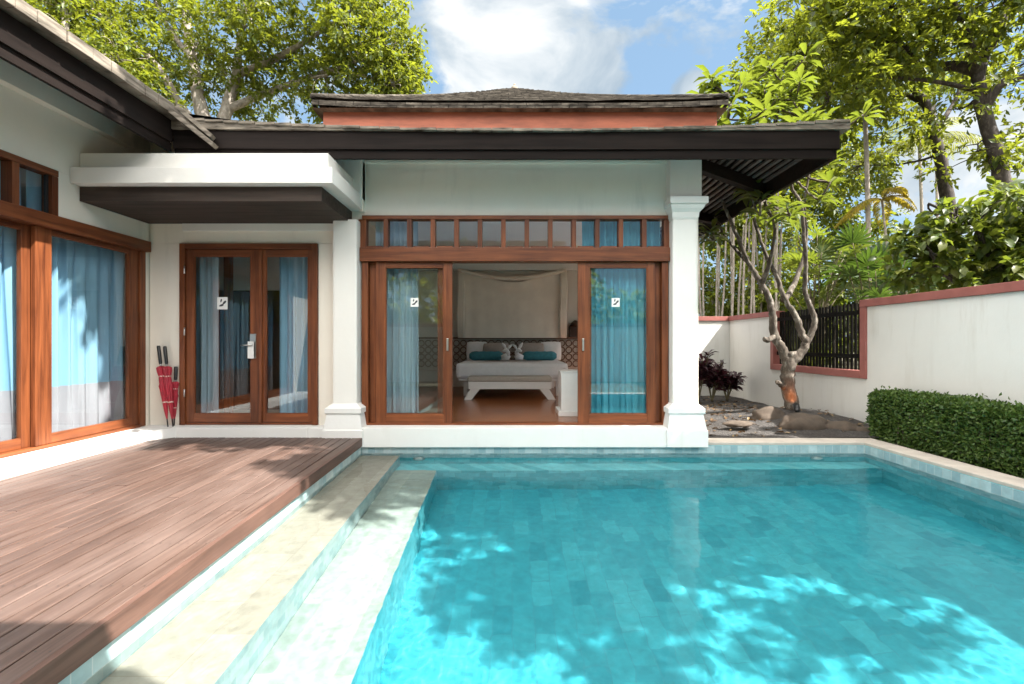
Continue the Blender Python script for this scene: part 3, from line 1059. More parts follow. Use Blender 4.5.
ring([(EXR - .052, p[1], p[2] - .002) for p in r0], r0, 1)
b.build('skirt_roof', [M['roof'], M['tile_edge']], V)
b = MB()
rr = random.Random(3)
x = EXL + .2
while x < EXR + .05:      # loose, slightly uneven tile ends along the edge
    w = rr.uniform(.17, .24)
    z = EZ1 + .012 + up(x + w / 2)
    b.box((x, EY - .040 - rr.uniform(0, .012), z - .022), (min(x + w - .008, EXR + .09), EY + .18, z + rr.uniform(.002, .012)), bev=.004)
    x += w
b.build('edge_tiles', M['tile_edge'], V)

# soffit over the front and the right overhang
b = MB()
b.add([(EXL, EY + .06, 3.74), (EXR - .05, EY + .06, 3.74), (EXR - .05, 12.9, 3.74), (2.3, 12.9, 4.04), (2.3, 6.35, 4.04), (EXL, 6.35, 4.04)], [(0, 1, 4, 5), (1, 2, 3, 4)])
sof = b.build('soffit', M['dark'], V)
b = MB()
x = 2.47
while x < 3.62:
    zt = lambda y, x=x: 0
    y0 = EY + .07
    def sz(x, y):
        fz = 3.74 + (y - EY - .06) / .84 * .30
        rz = 3.74 + (EXR - .05 - x) / 1.36 * .30
        return min(4.04, fz, rz) - .035
    pts = [y0, min(6.35, EY + .06 + (EXR - .05 - x) * .62), 12.0]
    for a, c in zip(pts[:-1], pts[1:]):
        b.bar((x, a, sz(x, a)), (x, c, sz(x, c)), .045, .03)
    x += .095
b.build('soffit_slats', M['slat'], sof)
for y0, y1 in ((6.45, 7.0), (8.5, 8.7), (10.5, 10.6)):
    b = MB()
    b.bar((2.40, y0, 3.82), (3.67, y1, 3.64), .11, .16)
    b.build('outrigger_beam', M['dark'], sof)

# upper tier: terracotta band + pyramid roof + finial
b = MB()
b.box((UX0, UY, 3.95), (UX1, 12.4, 4.398))
ub = b.build('roof_band', M['terra'], V)
b = MB()
ap = (0.03, 9.45, 6.40)
q = [(UX0 - .10, UY - .12, 4.452), (UX1 + .10, UY - .12, 4.452), (UX1 + .1, 12.6, 4.452), (UX0 - .1, 12.6, 4.452)]


def panel(p, qq, n=20, m=14, sag=0.03):
    def fn(u, v):
        e = Vector(p).lerp(Vector(qq), u)
        r = e.lerp(Vector(ap), v)
        lift = 0.045 * abs(2 * u - 1) ** 4 * (1 - v) ** 3
        return (r.x, r.y, r.z - sag * math.sin(math.pi * v) + lift + 0.012 * noise.noise(r * 2.5))
    return fn


ROWS = 30
for i in range(4):          # overlapping shingle courses
    pf = panel(q[i], q[(i + 1) % 4])
    vs, fs, nu = [], [], 40
    for r_ in range(ROWS):
        for e_ in (0, 1):
            for u_ in range(nu + 1):
                p_ = pf(u_ / nu, min(.999, (r_ + e_) / ROWS))
                jit = .010 * noise.noise(Vector((u_ * 1.9, r_ * 5.3, i)))
                vs.append((p_[0], p_[1], p_[2] + (.032 + jit if e_ == 0 else .004)))
    W_ = nu + 1
    for j_ in range(2 * ROWS - 1):
        for u_ in range(nu):
            fs.append((j_ * W_ + u_, j_ * W_ + u_ + 1, (j_ + 1) * W_ + u_ + 1, (j_ + 1) * W_ + u_))
    b.add(vs, fs, 0)
for i in range(4):
    p, qq = Vector(q[i]), Vector(q[(i + 1) % 4])
    n = 24
    vs, fs = [], []
    for k in range(n + 1):
        e = p.lerp(qq, k / n)
        l = 0.045 * abs(2 * k / n - 1) ** 4
        vs += [(e.x, e.y, e.z + l - .001), (e.x, e.y, e.z + l - .065)]
    for k in range(n):
        fs.append((2 * k, 2 * k + 2, 2 * k + 3, 2 * k + 1))
    b.add(vs, fs, 0)
b.add([(x, y, z - .062) for x, y, z in q], [(0, 1, 2, 3)], 1)
ur_ = b.build('upper_roof', [M['roof'], M['tile_edge']], V)
b = MB()
for i in range(4):
    p = Vector(q[i]) + Vector((0, 0, .08))
    pts = []
    for k in range(15):
        v = k / 14
        r = p.lerp(Vector(ap), v)
        pts.append((r.x, r.y, r.z - 0.03 * math.sin(math.pi * v) - .05 * (1 - (1 - v) ** 3) + .0))
    b.tube(pts, .04, 6)
b.build('hip_tiles', M['roof'], ur_)
b = MB(); b.lathe([(.09, -.06), (.07, .02), (.03, .06), (.02, .10)], ap, 12); b.build('finial', M['tile_edge'], ur_)

# wing roof: fascia, tile edge, slope, valley flashing
b = MB()
WE = 3.945
b.box((EXL - .05, -3.6, 3.675), (EXL, 5.44, WE - .03))
b.box((EXL - .06, -3.6, 3.575), (EXL - .025, 5.46, 3.673))
b.build('wing_fascia', M['darky'], V)
b = MB()
b.add([(EXL + .10, -3.6, WE - .027), (EXL + .10, 5.5, WE - .01), (EXL + .10, 5.5, WE + .09), (EXL + .10, -3.6, WE + .07)], [(0, 1, 2, 3)], 1)
b.add([(EXL + .10, -3.6, WE - .027), (EXL + .10, 5.5, WE - .01), (EXL - .05, 5.5, WE - .012), (EXL - .05, -3.6, WE - .029)], [(0, 3, 2, 1)], 1)
b.add([(EXL + .10, -3.6, WE + .07), (EXL + .10, 5.5, WE + .09), (-7.1, 9.0, 5.75), (-7.1, -3.6, 5.75)], [(0, 1, 2, 3)], 0)
b.add([(-7.1, 9.0, 5.75), (-7.1, -3.6, 5.75), (-10.2, -3.6, 4.0), (-10.2, 12.5, 4.0)], [(0, 1, 2, 3)], 0)
b.add([(EXL + .1, 5.5, WE + .09), (-7.1, 9.0, 5.75), (-10.2, 12.5, 4.0), (-2.4, 6.5, 4.22), (-2.4, 12.5, 4.0)], [(0, 3, 4, 2, 1)], 0)
b.build('wing_roof', [M['roof'], M['tile_edge']], V)
b = MB()
rr = random.Random(5)
y = -1.0
while y < 5.3:
    w = rr.uniform(.17, .25)
    b.box((EXL + .04, y, WE - .02), (EXL + .112 + rr.uniform(0, .014), y + w - .008, WE + .075 + rr.uniform(0, .02)), bev=.006)
    y += w
b.bar((EXL + .06, 5.28, WE + .03), (-3.33, 5.36, 3.60), .13, .045)
b.bar((EXL + .16, 5.30, WE + .05), (-3.36, 5.375, 3.70), .10, .045)
b.build('wing_edge_tiles', M['tile_edge'], V)
b = MB()
b.add([(EXL - .05, -3.6, 3.78), (EXL - .05, 6.4, 3.78), (WX + .0, 6.4, 4.26), (WX + .0, -3.6, 4.26)], [(0, 1, 2, 3)])
b.build('wing_soffit', M['darky'], V)
# unseen roof slab added to cast the straight shadow on the near deck
b = MB()
b.box((-4.7, -3.3, 3.72), (1.25, 0.70, 3.84))
b.box((-3.75, 0.70, 3.58), (1.30, 0.75, 3.92))
b.box((1.25, -3.3, 3.58), (1.30, 0.698, 3.92))
b.build('shadow_roof', M['dark'], V)


# --- doors and windows
def leaf(parent, name, x0, x1, z0, z1, y, st=.12, rail_t=.07, rail_b=.095, th=.045, glass=True, st2=None):
    """framed glass leaf facing the pool: frame, then glass pane as sub-part"""
    st2 = st2 or st
    b = MB()
    b.box((x0, y, z0), (x0 + st, y + th, z1), 0, .004)
    b.box((x1 - st2, y, z0), (x1, y + th, z1), 0, .004)
    b.box((x0 + st + .0005, y + .002, z1 - rail_t), (x1 - st2 - .0005, y + th - .002, z1), 1, .003)
    b.box((x0 + st + .0005, y + .002, z0), (x1 - st2 - .0005, y + th - .002, z0 + rail_b), 1, .003)
    # glazing beads
    i0, i1, j0, j1 = x0 + st, x1 - st2, z0 + rail_b, z1 - rail_t
    for (a, c) in (((i0, j0), (i0 + .012, j1)), ((i1 - .012, j0), (i1, j1))):
        b.box((a[0] + .0006, y + .008, a[1] + .0006), (c[0] - .0006, y + .02, c[1] - .0006), 0)
    b.box((i0 + .013, y + .008, j0 + .0006), (i1 - .013, y + .02, j0 + .012), 1)
    b.box((i0 + .013, y + .008, j1 - .012), (i1 - .013, y + .02, j1 - .0006), 1)
    o = b.build(name, [M['teak_z'], M['teak_x']], parent)
    b = MB(); b.box((i0 - .004, y + .022, j0 - .004), (i1 + .004, y + .028, j1 + .004)); b.build('glass', M['glass'], o)
    return o


def sticker(parent, x, z, y, w=.105, h=.115):
    b = MB(); b.box((x - w / 2, y - .002, z - h / 2), (x + w / 2, y, z + h / 2), 0)
    # a pair of slanted sole prints
    for (cx, cz, s, ang) in ((-.012, .026, .7, .25), (.020, .006, 1.0, .75), (-.010, -.022, .95, 1.25)):
        pts = []
        for k in range(14):
            a = 2 * math.pi * k / 14
            px, pz = math.cos(a) * .011 * s * (1 + .25 * math.sin(a)), math.sin(a) * .026 * s
            c, sn = math.cos(-ang), math.sin(-ang)
            pts.append((x + cx * w / .105 + (px * c - pz * sn) * w / .105, y - .0035, z + cz * w / .105 + (px * sn + pz * c) * w / .105))
        b.add(pts, [tuple(range(14))], 1)
    return b.build('sticker', [M['paper'], M['ink']], parent)


# bedroom front: outer frame, transom, beam
b = MB()
b.box((-1.965, FY - .02, FZ), (-1.885, FY + .12, 2.452), 0, .004)
b.box((1.935, FY - .02, FZ), (2.015, FY + .12, 2.452), 0, .004)
b.box((-1.98, FY - .06, 2.455), (2.028, FY + .13, 2.635), 1, .008)      # heavy beam over the doors
b.box((-1.96, FY - .02, 3.01), (2.015, FY + .12, 3.058), 1, .004)
b.box((-1.9, FY - .01, FZ - .002), (1.95, FY + .13, FZ + .022), 1, .003)
bf = b.build('door_frame', [M['teak_z'], M['teak_x']], V)
b = MB()
tw = (2.015 + 1.96) / 13
for i in range(14):
    x = -1.96 + i * tw
    w = .03 if 0 < i < 13 else .05
    b.box((x - w, FY - .012, 2.636), (x + w, FY + .10, 3.009), 0, .003)
for i in range(13):
    x = -1.96 + i * tw
    b.box((x + .05, FY + .0, 2.637), (x + tw - .05, FY + .06, 2.662), 1)
tr = b.build('transom_window', [M['teak_z'], M['teak_x']], V)
b = MB(); b.box((-1.93, FY + .045, 2.64), (1.99, FY + .05, 3.006)); b.build('glass', M['glass'], tr)

d1 = leaf(V, 'sliding_door', -1.785, -.79, FZ + .024, 2.452, FY - .005, .125, .06, .11, st2=.115)
sticker(d1, -1.285, 1.93, FY + .016)
d2 = leaf(V, 'sliding_door', .845, 1.85, FZ + .024, 2.452, FY - .005, .145, .06, .11, st2=.10)
sticker(d2, 1.34, 1.93, FY + .016)
leaf(V, 'sliding_door', -1.88, -.86, FZ + .024, 2.45, FY + .055, .12, .06, .11)
leaf(V, 'sliding_door', .90, 1.93, FZ + .024, 2.45, FY + .055, .12, .06, .11)
for d, x in ((d1, -.85), (d2, .91)):
    b = MB(); b.box((x - .012, FY - .03, 1.30), (x + .012, FY - .005, 1.46), bev=.004); b.build('pull_handle', M['chrome'], d)

# entrance double door
EYD = 6.262
b = MB()
b.box((-4.335, EYD - .03, FZ), (-4.265, EYD + .13, 2.695), 0, .004)
b.box((-2.615, EYD - .03, FZ), (-2.545, EYD + .13, 2.695), 0, .004)
b.box((-4.264, EYD - .03, 2.625), (-2.616, EYD + .13, 2.695), 1, .004)
b.box((-4.264, EYD - .01, FZ), (-2.616, EYD + .12, FZ + .025), 1, .003)
b.build('entrance_frame', [M['teak_z'], M['teak_x']], V)
e1 = leaf(V, 'entrance_door', -4.26, -3.285, FZ + .03, 2.62, EYD - .005, .10, .085, .11, st2=.135)
e2 = leaf(V, 'entrance_door', -3.278, -2.62, FZ + .03, 2.62, EYD - .005, .055, .085, .11, st2=.05)
b = MB(); b.box((-3.30, EYD - .03, FZ + .03), (-3.262, EYD - .006, 2.62), 0, .006); b.build('meeting_stile', M['teak_z'], e1)
sticker(e1, -3.80, 1.92, EYD + .016, .135, .16)
b = MB(); b.box((-3.425, EYD - .017, 1.20), (-3.345, EYD - .006, 1.52), bev=.004); esc = b.build('lock_plate', M['chrome'], e1)
b = MB()
b.tube([(-3.385, EYD - .016, 1.375), (-3.385, EYD - .06, 1.375)], .014, 10)
b.tube([(-3.385, EYD - .056, 1.375), (-3.44, EYD - .058, 1.375), (-3.52, EYD - .052, 1.368)], [.013, .012, .010], 10)
b.build('lever_handle', M['chrome'], esc)
tg = MB()
tg.box((-3.44, EYD - .040, 1.20), (-3.36, EYD - .037, 1.42))
o = tg.build('door_hanger', M['paper'])
tag(o, 'white card door hanger over the lever handle of the entrance door', 'door hanger')
for z in (.75, 1.55, 2.35):
    b = MB()
    b.tube([(-4.262, EYD - .036, z - .05), (-4.262, EYD - .036, z + .05)], .010, 8)
    b.build('hinge', M['chrome'], e1)

# wing windows (left), facing +x
def yleaf(parent, name, y0, y1, z0, z1, x, sy0, sy1, rt, rb, th=.05):
    b = MB()
    b.box((x - th, y0, z0), (x, y0 + sy0, z1), 0, .004)
    b.box((x - th, y1 - sy1, z0), (x, y1, z1), 0, .004)
    b.box((x - th + .002, y0 + sy0 + .0005, z1 - rt), (x - .002, y1 - sy1 - .0005, z1), 1, .003)
    b.box((x - th + .002, y0 + sy0 + .0005, z0), (x - .002, y1 - sy1 - .0005, z0 + rb), 1, .003)
    o = b.build(name, [M['teak_z'], M['teak_y']], parent)
    b = MB(); b.box((x - .03, y0 + sy0 - .004, z0 + rb - .004), (x - .024, y1 - sy1 + .004, z1 - rt + .004)); b.build('glass', M['glass'], o)
    return o


b = MB()
b.box((WX - .10, 6.10, FZ), (WX + .02, 6.197, 2.57), 0, .005)
b.box((WX - .10, 2.21, FZ), (WX + .02, 2.31, 2.57), 0, .005)
b.box((WX - .14, 2.205, 2.573), (WX + .075, 6.22, 2.71), 1, .008)
b.box((WX - .10, 2.31, FZ - .01), (WX + .03, 6.10, FZ + .03), 1, .004)
wf = b.build('wing_window_frame', [M['teak_z'], M['teak_y']], V)
yleaf(V, 'wing_window', 4.78, 6.095, FZ + .032, 2.57, WX + .005, .17, .15, .06, .10)
yleaf(V, 'wing_window', 3.4, 4.84, FZ + .032, 2.57, WX - .055, .12, .14, .06, .10)
yleaf(V, 'wing_window', 2.32, 3.45, FZ + .032, 2.57, WX + .005, .12, .14, .06, .10)
b = MB()
for a, c in ((2.21, 3.35), (3.351, 4.62), (4.621, 5.015)):
    pass
b.box((WX - .10, 2.21, 3.13), (WX + .015, 5.015, 3.195), 1, .004)
for y in (2.21, 3.02, 3.83, 4.55, 4.945):
    b.box((WX - .10, y, 2.712), (WX + .012, y + .07, 3.128), 0, .004)
wt = b.build('wing_transom', [M['teak_z'], M['teak_y']], V)
b = MB(); b.box((WX - .05, 2.22, 2.715), (WX - .045, 5.0, 3.125)); b.build('glass', M['glass'], wt)
b = MB(); b.box((WX - .043, 4.625, 2.715), (WX - .02, 4.94, 2.735)); b.box((WX - .043, 4.915, 2.735), (WX - .02, 4.94, 3.125)); b.build('sash_bead', M['black'], wt)

# --- interior shell
b = MB()
b.box((-2.45, 6.385, FZ - .12), (2.238, 11.898, FZ - .002))
b.build('bedroom_floor', M['floor'], V)
b = MB()
b.box((-9.29, -3.1, FZ - .12), (-4.945, 11.99, FZ - .003)); b.box((-4.943, 6.4, FZ - .12), (-2.452, 11.898, FZ - .003))
b.build('hall_floor', M['hall_floor'], V)
b = MB()
b.box((-2.47, 11.72, FZ), (2.238, 11.897, 3.38))
b.box((-2.47, 6.52, FZ), (-2.35, 11.725, 3.38))
b.build('bedroom_wall', M['room'], V)
b = MB()
b.box((-2.47, 6.502, 3.385), (2.237, 11.897, 3.42))
b.box((-4.74, 6.502, 3.385), (-2.472, 11.897, 3.42))
b.box((-9.3, -3.1, 3.9), (-4.95, 11.9, 3.94))
b.box((-2.34, 11.55, 3.16), (2.2, 11.718, 3.383))
b.build('ceiling', M['ceil'], V)
# hall beyond the entrance door: dark wardrobe wall with a plain timber post
b = MB()
b.box((-4.74, 7.7, FZ), (-2.475, 7.8, 2.24))
b.build('wardrobe_wall', M['dkwood'], V)
b = MB(); b.box((-4.74, 7.62, 2.242), (-2.475, 7.8, 3.383)); b.build('hall_bulkhead', M['ceil'], V)
ip = MB()
ip.box((-4.40, 7.3, FZ), (-4.30, 7.38, 3.38)); ip.build('hall_post', M['teak_z'], V)


# ------------------------------------------------------------------ curtains
def curtain(name, label, p0, p1, z0, z1, folds, amp, mat, hem=None, hemmat=None, group=None, seed=0, pinch=0.0):
    """gathered cloth hung between two points of its rail"""
    p0, p1 = Vector(p0), Vector(p1)
    d = (p1 - p0)
    nrm_ = Vector((-d.y, d.x, 0)).normalized()
    rs = random.Random(seed)
    ph = [rs.uniform(0, 6.28) for _ in range(4)]

    def fn(a, b):
        def f(u, v):
            z = a + (b - a) * v
            h = (z - z0) / (z1 - z0)
            w = u * folds * 2 * math.pi
            k = amp * (0.75 + 0.35 * math.sin(ph[1] + u * 9)) * (1.1 - .35 * h)
            off = k * (math.sin(w + ph[0] + 0.35 * math.sin(2.1 * z + ph[2])) + .35 * math.sin(2.3 * w + ph[3]))
            q = p0 + d * (u + .012 * math.sin(w * 1.3 + z))
            return (q.x + nrm_.x * off, q.y + nrm_.y * off, z)
        return f
    n = int(folds * 14)
    b = MB()
    zb = hem if hem else z0
    b.sheet(fn(zb, z1), n, 18)
    o = b.build(name, mat)
    tag(o, label, 'curtain', group)
    if hem:
        b = MB()
        b.sheet(fn(z0, zb), n, 8)
        b.build('hem_band', hemmat, o)
    return o


curtain('curtain', 'blue curtain with grey lower band in the wing window next to the umbrellas', (-4.96, 4.90, 0), (-4.93, 6.07, 0), FZ + .03, 3.25, 7, .045, M['cur_blue'], .93, M['cur_grey'], 'curtains behind the glass', 1)
curtain('curtain', 'blue curtain with grey lower band in the wing window at the picture edge', (-4.98, 2.6, 0), (-4.97, 4.80, 0), FZ + .03, 3.25, 13, .045, M['cur_blue'], .93, M['cur_grey'], 'curtains behind the glass', 2)
curtain('curtain', 'pale blue curtain hanging behind the narrow right leaf of the entrance door', (-3.20, 6.55, 0), (-2.58, 6.55, 0), FZ + .02, 2.9, 6, .04, M['cur_blue'], None, None, 'curtains behind the glass', 3)
curtain('curtain', 'narrow drawn back curtain behind the hinge side of the entrance door', (-4.26, 6.52, 0), (-4.02, 6.53, 0), FZ + .02, 2.9, 3, .035, M['cur_pale'], None, None, 'curtains behind the glass', 4)
curtain('curtain', 'pale blue curtain gathered behind the left sliding bedroom door', (-1.86, 6.50, 0), (-1.28, 6.50, 0), FZ + .01, 3.1, 7, .045, M['cur_pale'], None, None, 'curtains behind the glass', 5)
curtain('curtain', 'turquoise curtain filling the right sliding bedroom door', (.93, 6.50, 0), (1.98, 6.50, 0), FZ + .01, 3.1, 10, .05, M['cur_teal'], None, None, 'curtains behind the glass', 6)

# ------------------------------------------------------------------ bedroom things
bed = thing('bed', (0, 10.5, FZ), 'wide white bed with lattice headboard seen through the open bedroom doors', 'bed')
b = MB()
b.box((-1.10, 9.62, FZ + .30), (1.06, 11.58, FZ + .40), bev=.02)
for x in (-.95, .92):
    for y in (9.75, 11.4):
        b.box((x - .05, y - .05, FZ), (x + .05, y + .05, FZ + .299))
b.build('bed_base', M['white_metal'], bed)
b = MB()
bm_ = MB()


def mat_fn(u, v):
    return None


b.box((-1.14, 9.55, FZ + .36), (1.10, 11.58, FZ + .665), bev=.07)
b.build('mattress', M['linen'], bed)
b = MB(); b.box((-2.3, 11.62, FZ + .40), (2.19, 11.715, 1.50), bev=.01); hb = b.build('headboard', M['benchpad'], bed)
b = MB()
for i in range(26):
    for j in range(4):
        x = -2.22 + i * .17; z = .90 + j * .165
        pts = [(x + .07 * math.cos(a), 11.612, z + .07 * math.sin(a)) for a in [k * math.pi / 8 for k in range(17)]]
        b.tube(pts, .011, 5, cap=False)
b.build('lattice', M['hbrown'], hb)
b = MB(); b.box((-2.32, 11.56, 1.502), (2.2, 11.716, 1.54), bev=.005); b.build('ledge', M['hbrown'], hb)


def pillow(label, c, w, h, t, tilt, mat, seed, cat='pillow', group='pillows on the bed'):
    bm = bmesh.new()
    bmesh.ops.create_uvsphere(bm, u_segments=28, v_segments=16, radius=1)
    for v in bm.verts:
        x, y, z = v.co
        r = max(abs(x), abs(z), 1e-6)
        l = math.hypot(x, z)
        k = (l / r) ** .8 if l > 1e-6 else 1
        v.co = Vector((x * k * w / 2, y * t / 2 * (1 + .1 * noise.noise(Vector((x * 3, z * 3, seed)))), z * k * h / 2))
    b = MB()
    b.bm(bm, 0, True, Matrix.Translation(c) @ Matrix.Rotation(R(tilt), 4, 'X'))
    o = b.build('pillow', mat)
    return tag(o, label, cat, group)


BT = FZ + .665
pillow('white square pillow at the left end of the bed head', (-.86, 11.40, BT + .21), .50, .46, .18, -14, M['linen'], 1)
pillow('white square pillow at the right end of the bed head', (.90, 11.40, BT + .21), .50, .46, .18, -14, M['linen'], 2)
pillow('taupe pillow left of the towel animals', (-.40, 11.27, BT + .20), .62, .42, .17, -18, M['pillow_grey'], 3)
pillow('taupe pillow right of the towel animals', (.42, 11.27, BT + .20), .62, .42, .17, -18, M['pillow_grey'], 4)
for x0, x1, lab in ((-1.0, -.22, 'teal bolster lying in front of the pillows left of the towel animals'), (.22, 1.0, 'teal bolster lying in front of the pillows right of the towel animals')):
    b = MB()
    pts = [(x0 + (x1 - x0) * k / 14, 11.02, BT + .105) for k in range(15)]
    b.tube(pts, [.05, .095] + [.105 + .004 * math.sin(k * 2.1) for k in range(11)] + [.095, .05], 14)
    tag(b.build('bolster', M['teal']), lab, 'bolster', 'bolsters on the bed')
for x, s, lab in ((-.13, -1, 'white folded towel animal, the left one of the pair on the bed'), (.10, 1, 'white folded towel animal with upright ears, the right one of the pair on the bed')):
    b = MB()
    b.tube([(x - s * .06, 10.75, BT + .06), (x + s * .02, 10.75, BT + .10), (x + s * .13, 10.75, BT + .07)], [.05, .085, .05], 12)
    b.tube([(x + s * .0, 10.74, BT + .12), (x - s * .02, 10.72, BT + .20), (x + s * .03, 10.68, BT + .25), (x + s * .09, 10.64, BT + .22)], [.06, .045, .05, .02], 10)
    b.tube([(x + s * .02, 10.70, BT + .24), (x + s * .07, 10.72, BT + .34), (x + s * .12, 10.73, BT + .41)], [.02, .04, .01], 8)
    b.tube([(x - s * .01, 10.70, BT + .25), (x - s * .06, 10.72, BT + .33), (x - s * .12, 10.73, BT + .37)], [.02, .035, .01], 8)
    tag(b.build('towel_animal', M['linen']), lab, 'towel', 'towel animals on the bed')
b = MB()
b.sheet(lambda u, v: (-.62 + u * 1.26, 10.42 + v * .22, BT + .006 + .004 * noise.noise(Vector((u * 9, v * 4, 1)))), 24, 5)
tag(b.build('bed_runner', M['hbrown']), 'thin dark patterned runner lying across the bed before the towel animals', 'bed runner')

bn = thing('bench', (-.06, 9.2, FZ), 'low white bench with splayed legs and grey pad at the foot of the bed', 'bench')
b = MB(); b.box((-.84, 8.98, FZ + .20), (.72, 9.44, FZ + .335), bev=.008); b.build('seat_frame', M['white_metal'], bn)
b = MB(); b.box((-.85, 8.97, FZ + .337), (.73, 9.45, FZ + .43), bev=.025); b.build('seat_pad', M['benchpad'], bn)
for s in (-1, 1):
    for y in (9.0, 9.36):
        b = MB()
        xo = -.06 + s * .86; xi = -.06 + s * .66
        z0, z1 = FZ + .001, FZ + .199
        b.add([(xo, y, z0), (xo - s * .14, y, z0), (xi - s * .10, y, z1), (xi + s * .08, y, z1), (xo, y + .06, z0), (xo - s * .14, y + .06, z0), (xi - s * .10, y + .06, z1), (xi + s * .08, y + .06, z1)],
              [(0, 1, 2, 3), (7, 6, 5, 4), (0, 4, 5, 1), (1, 5, 6, 2), (2, 6, 7, 3), (3, 7, 4, 0)])
        b.build('leg', M['white_metal'], bn)

dr = MB()


def drape(u, v):
    x = -1.24 + u * 2.44
    top = 3.10 - .20 * math.sin(math.pi * u) + .06 * math.cos(2 * math.pi * u)
    z = 1.52 + (top - 1.52) * v
    y = 11.50 - .05 * math.sin(u * 46) * (0.04 + .6 * abs(2 * u - 1) ** 6) - .10 * max(0, v - .82) * 5 * math.sin(math.pi * u)
    return (x + .02 * math.sin(v * 6) * abs(2 * u - 1) ** 2, y, z)


dr.sheet(drape, 70, 24)
drp = tag(dr.build('wall_drape', M['beige']), 'beige net drape hung in a swag on the wall over the bed head', 'drape')
b = MB()
for x in (-1.24, 1.20):
    for k in range(4):
        xx = x + (k - 1.5) * .035
        b.tube([(xx, 11.42, 3.16), (xx + .015, 11.40, 2.7), (xx - .01, 11.42, 2.1), (xx + (-.05 if x < 0 else -.08) * 0, 11.44, 1.52)], [.02, .04, .045, .025], 7)
b.tube([(-1.3 + 2.55 * k / 16, 11.41, 3.13 - .20 * math.sin(math.pi * k / 16)) for k in range(17)], .045, 8)
b.build('gathered_edge', M['beige'], drp)

cab = thing('low_cabinet', (1.05, 7.2, FZ), 'white low cabinet standing inside the doorway by the right sliding door', 'cabinet')
b = MB(); b.box((.70, 6.98, FZ + .08), (1.50, 7.45, FZ + .63), bev=.006); b.build('carcass', M['white_metal'], cab)
b = MB(); b.box((.66, 6.95, FZ), (1.54, 7.48, FZ + .078), bev=.006); b.build('plinth_base', M['white_metal'], cab)
b = MB(); b.box((.69, 6.97, FZ + .632), (1.51, 7.46, FZ + .655), bev=.005); b.build('top', M['white_metal'], cab)
wb_ = MB()
wb_.box((1.36, 11.56, 1.54), (1.66, 11.70, 1.80), bev=.01)
wb_.tube([(1.51, 11.63, 1.80), (1.51, 11.63, 1.88), (1.51, 11.63, 1.95)], [.15, .11, .03], 14)
tag(wb_.build('wooden_casket', M['dkwood']), 'dark wooden domed casket on the headboard ledge right of the drape', 'casket')


# ------------------------------------------------------------------ umbrellas
def umbrella(label, foot, top, Ltot, rad, seed):
    foot, top = Vector(foot), Vector(top)
    d = (top - foot).normalized()
    t = thing('umbrella', foot, label, 'umbrella', 'closed umbrellas leaning on the wall')
    P = lambda s: foot + d * s
    b = MB(); b.tube([P(0), P(.10 * Ltot), P(.13 * Ltot)], [.007, .009, .010], 8); b.build('tip', M['black'], t)
    x = d.cross(Vector((0, 1, 0))).normalized(); y = d.cross(x)
    vs, fs = [], []
    prof = [(.09, .010), (.2, .026), (.35, .036), (.46, .042), (.50, .050), (.53, .040), (.62, .038), (.68, .052), (.73, .056), (.745, .03)]
    n = 40
    for s, r in prof:
        for k in range(n):
            a = 2 * math.pi * k / n
            rr_ = 0.8 * r * rad * (1 + .22 * math.sin(a * 8 + seed + s * 3) * min(1, s * 2.2))
            vs.append(P(s * Ltot) + (x * math.cos(a) + y * math.sin(a)) * rr_)
    for i in range(len(prof) - 1):
        for k in range(n):
            k2 = (k + 1) % n
            fs.append((i * n + k, i * n + k2, (i + 1) * n + k2, (i + 1) * n + k))
    b = MB(); b.add(vs, fs, 0, True); b.build('canopy', M['redcloth'], t)
    for s in (.30, .62):
        b = MB()
        b.tube([P((s - .008) * Ltot), P((s + .008) * Ltot)], .035 * rad, 16)
        b.build('strap', M['redband'], t)
    b = MB(); b.tube([P(.73 * Ltot), P(.80 * Ltot)], .012, 8); b.build('shaft', M['chrome'], t)
    b = MB(); b.tube([P(.77 * Ltot), P(.79 * Ltot), P(.99 * Ltot), P(Ltot)], [.014, .019, .021, .016], 10); b.build('handle', M['black'], t)


umbrella('closed red umbrella leaning at the wall, its black handle farthest from the entrance door', (-4.385, 6.10, FZ), (-4.575, 6.195, 1.36), 1.05, 1.0, 0)
umbrella('closed red umbrella leaning in the middle of the three by the entrance door', (-4.335, 6.12, FZ), (-4.505, 6.21, 1.36), 1.04, 1.0, 2)
umbrella('shorter closed red umbrella tucked behind the two long ones', (-4.37, 6.19, FZ), (-4.385, 6.245, 1.09), .76, .8, 4)

# ------------------------------------------------------------------ garden walls
GX = 5.30
sw = thing('side_wall', (GX, 6, 0.1), 'long white garden wall with dusty red coping and a barred opening', 'garden wall')
b = MB()
b.box((GX, -3.5, 0.05), (GX + .18, 7.22, 1.94))
b.box((GX, 9.80, 0.05), (GX + .18, 12.0, 1.94))
b.box((GX, 7.222, 0.05), (GX + .18, 9.798, .90))
b.build('wall_body', M['gwall'], sw)
b = MB()
b.box((GX - .035, -3.5, 1.942), (GX + .215, 7.30, 2.05), bev=.008)
b.box((GX - .035, 9.72, 1.942), (GX + .215, 12.03, 2.05), bev=.008)
b.box((GX - .03, 7.18, .86), (GX + .2, 7.30, 1.941), bev=.006)
b.box((GX - .03, 9.72, .86), (GX + .2, 9.84, 1.941), bev=.006)
b.box((GX - .03, 7.302, .86), (GX + .2, 9.718, .975), bev=.006)
b.build('coping', M['redcap'], sw)
fn_ = thing('slat_fence', (GX + .08, 8.5, .975), 'dark timber slat screen with thin rails in the garden wall opening', 'fence')
b = MB()
y = 7.34
while y < 9.70:
    b.box((GX + .07, y, .98), (GX + .095, y + .042, 2.02 + .01 * math.sin(y * 31)))
    y += .088
b.build('slats', M['fence_black'], fn_)
b = MB()
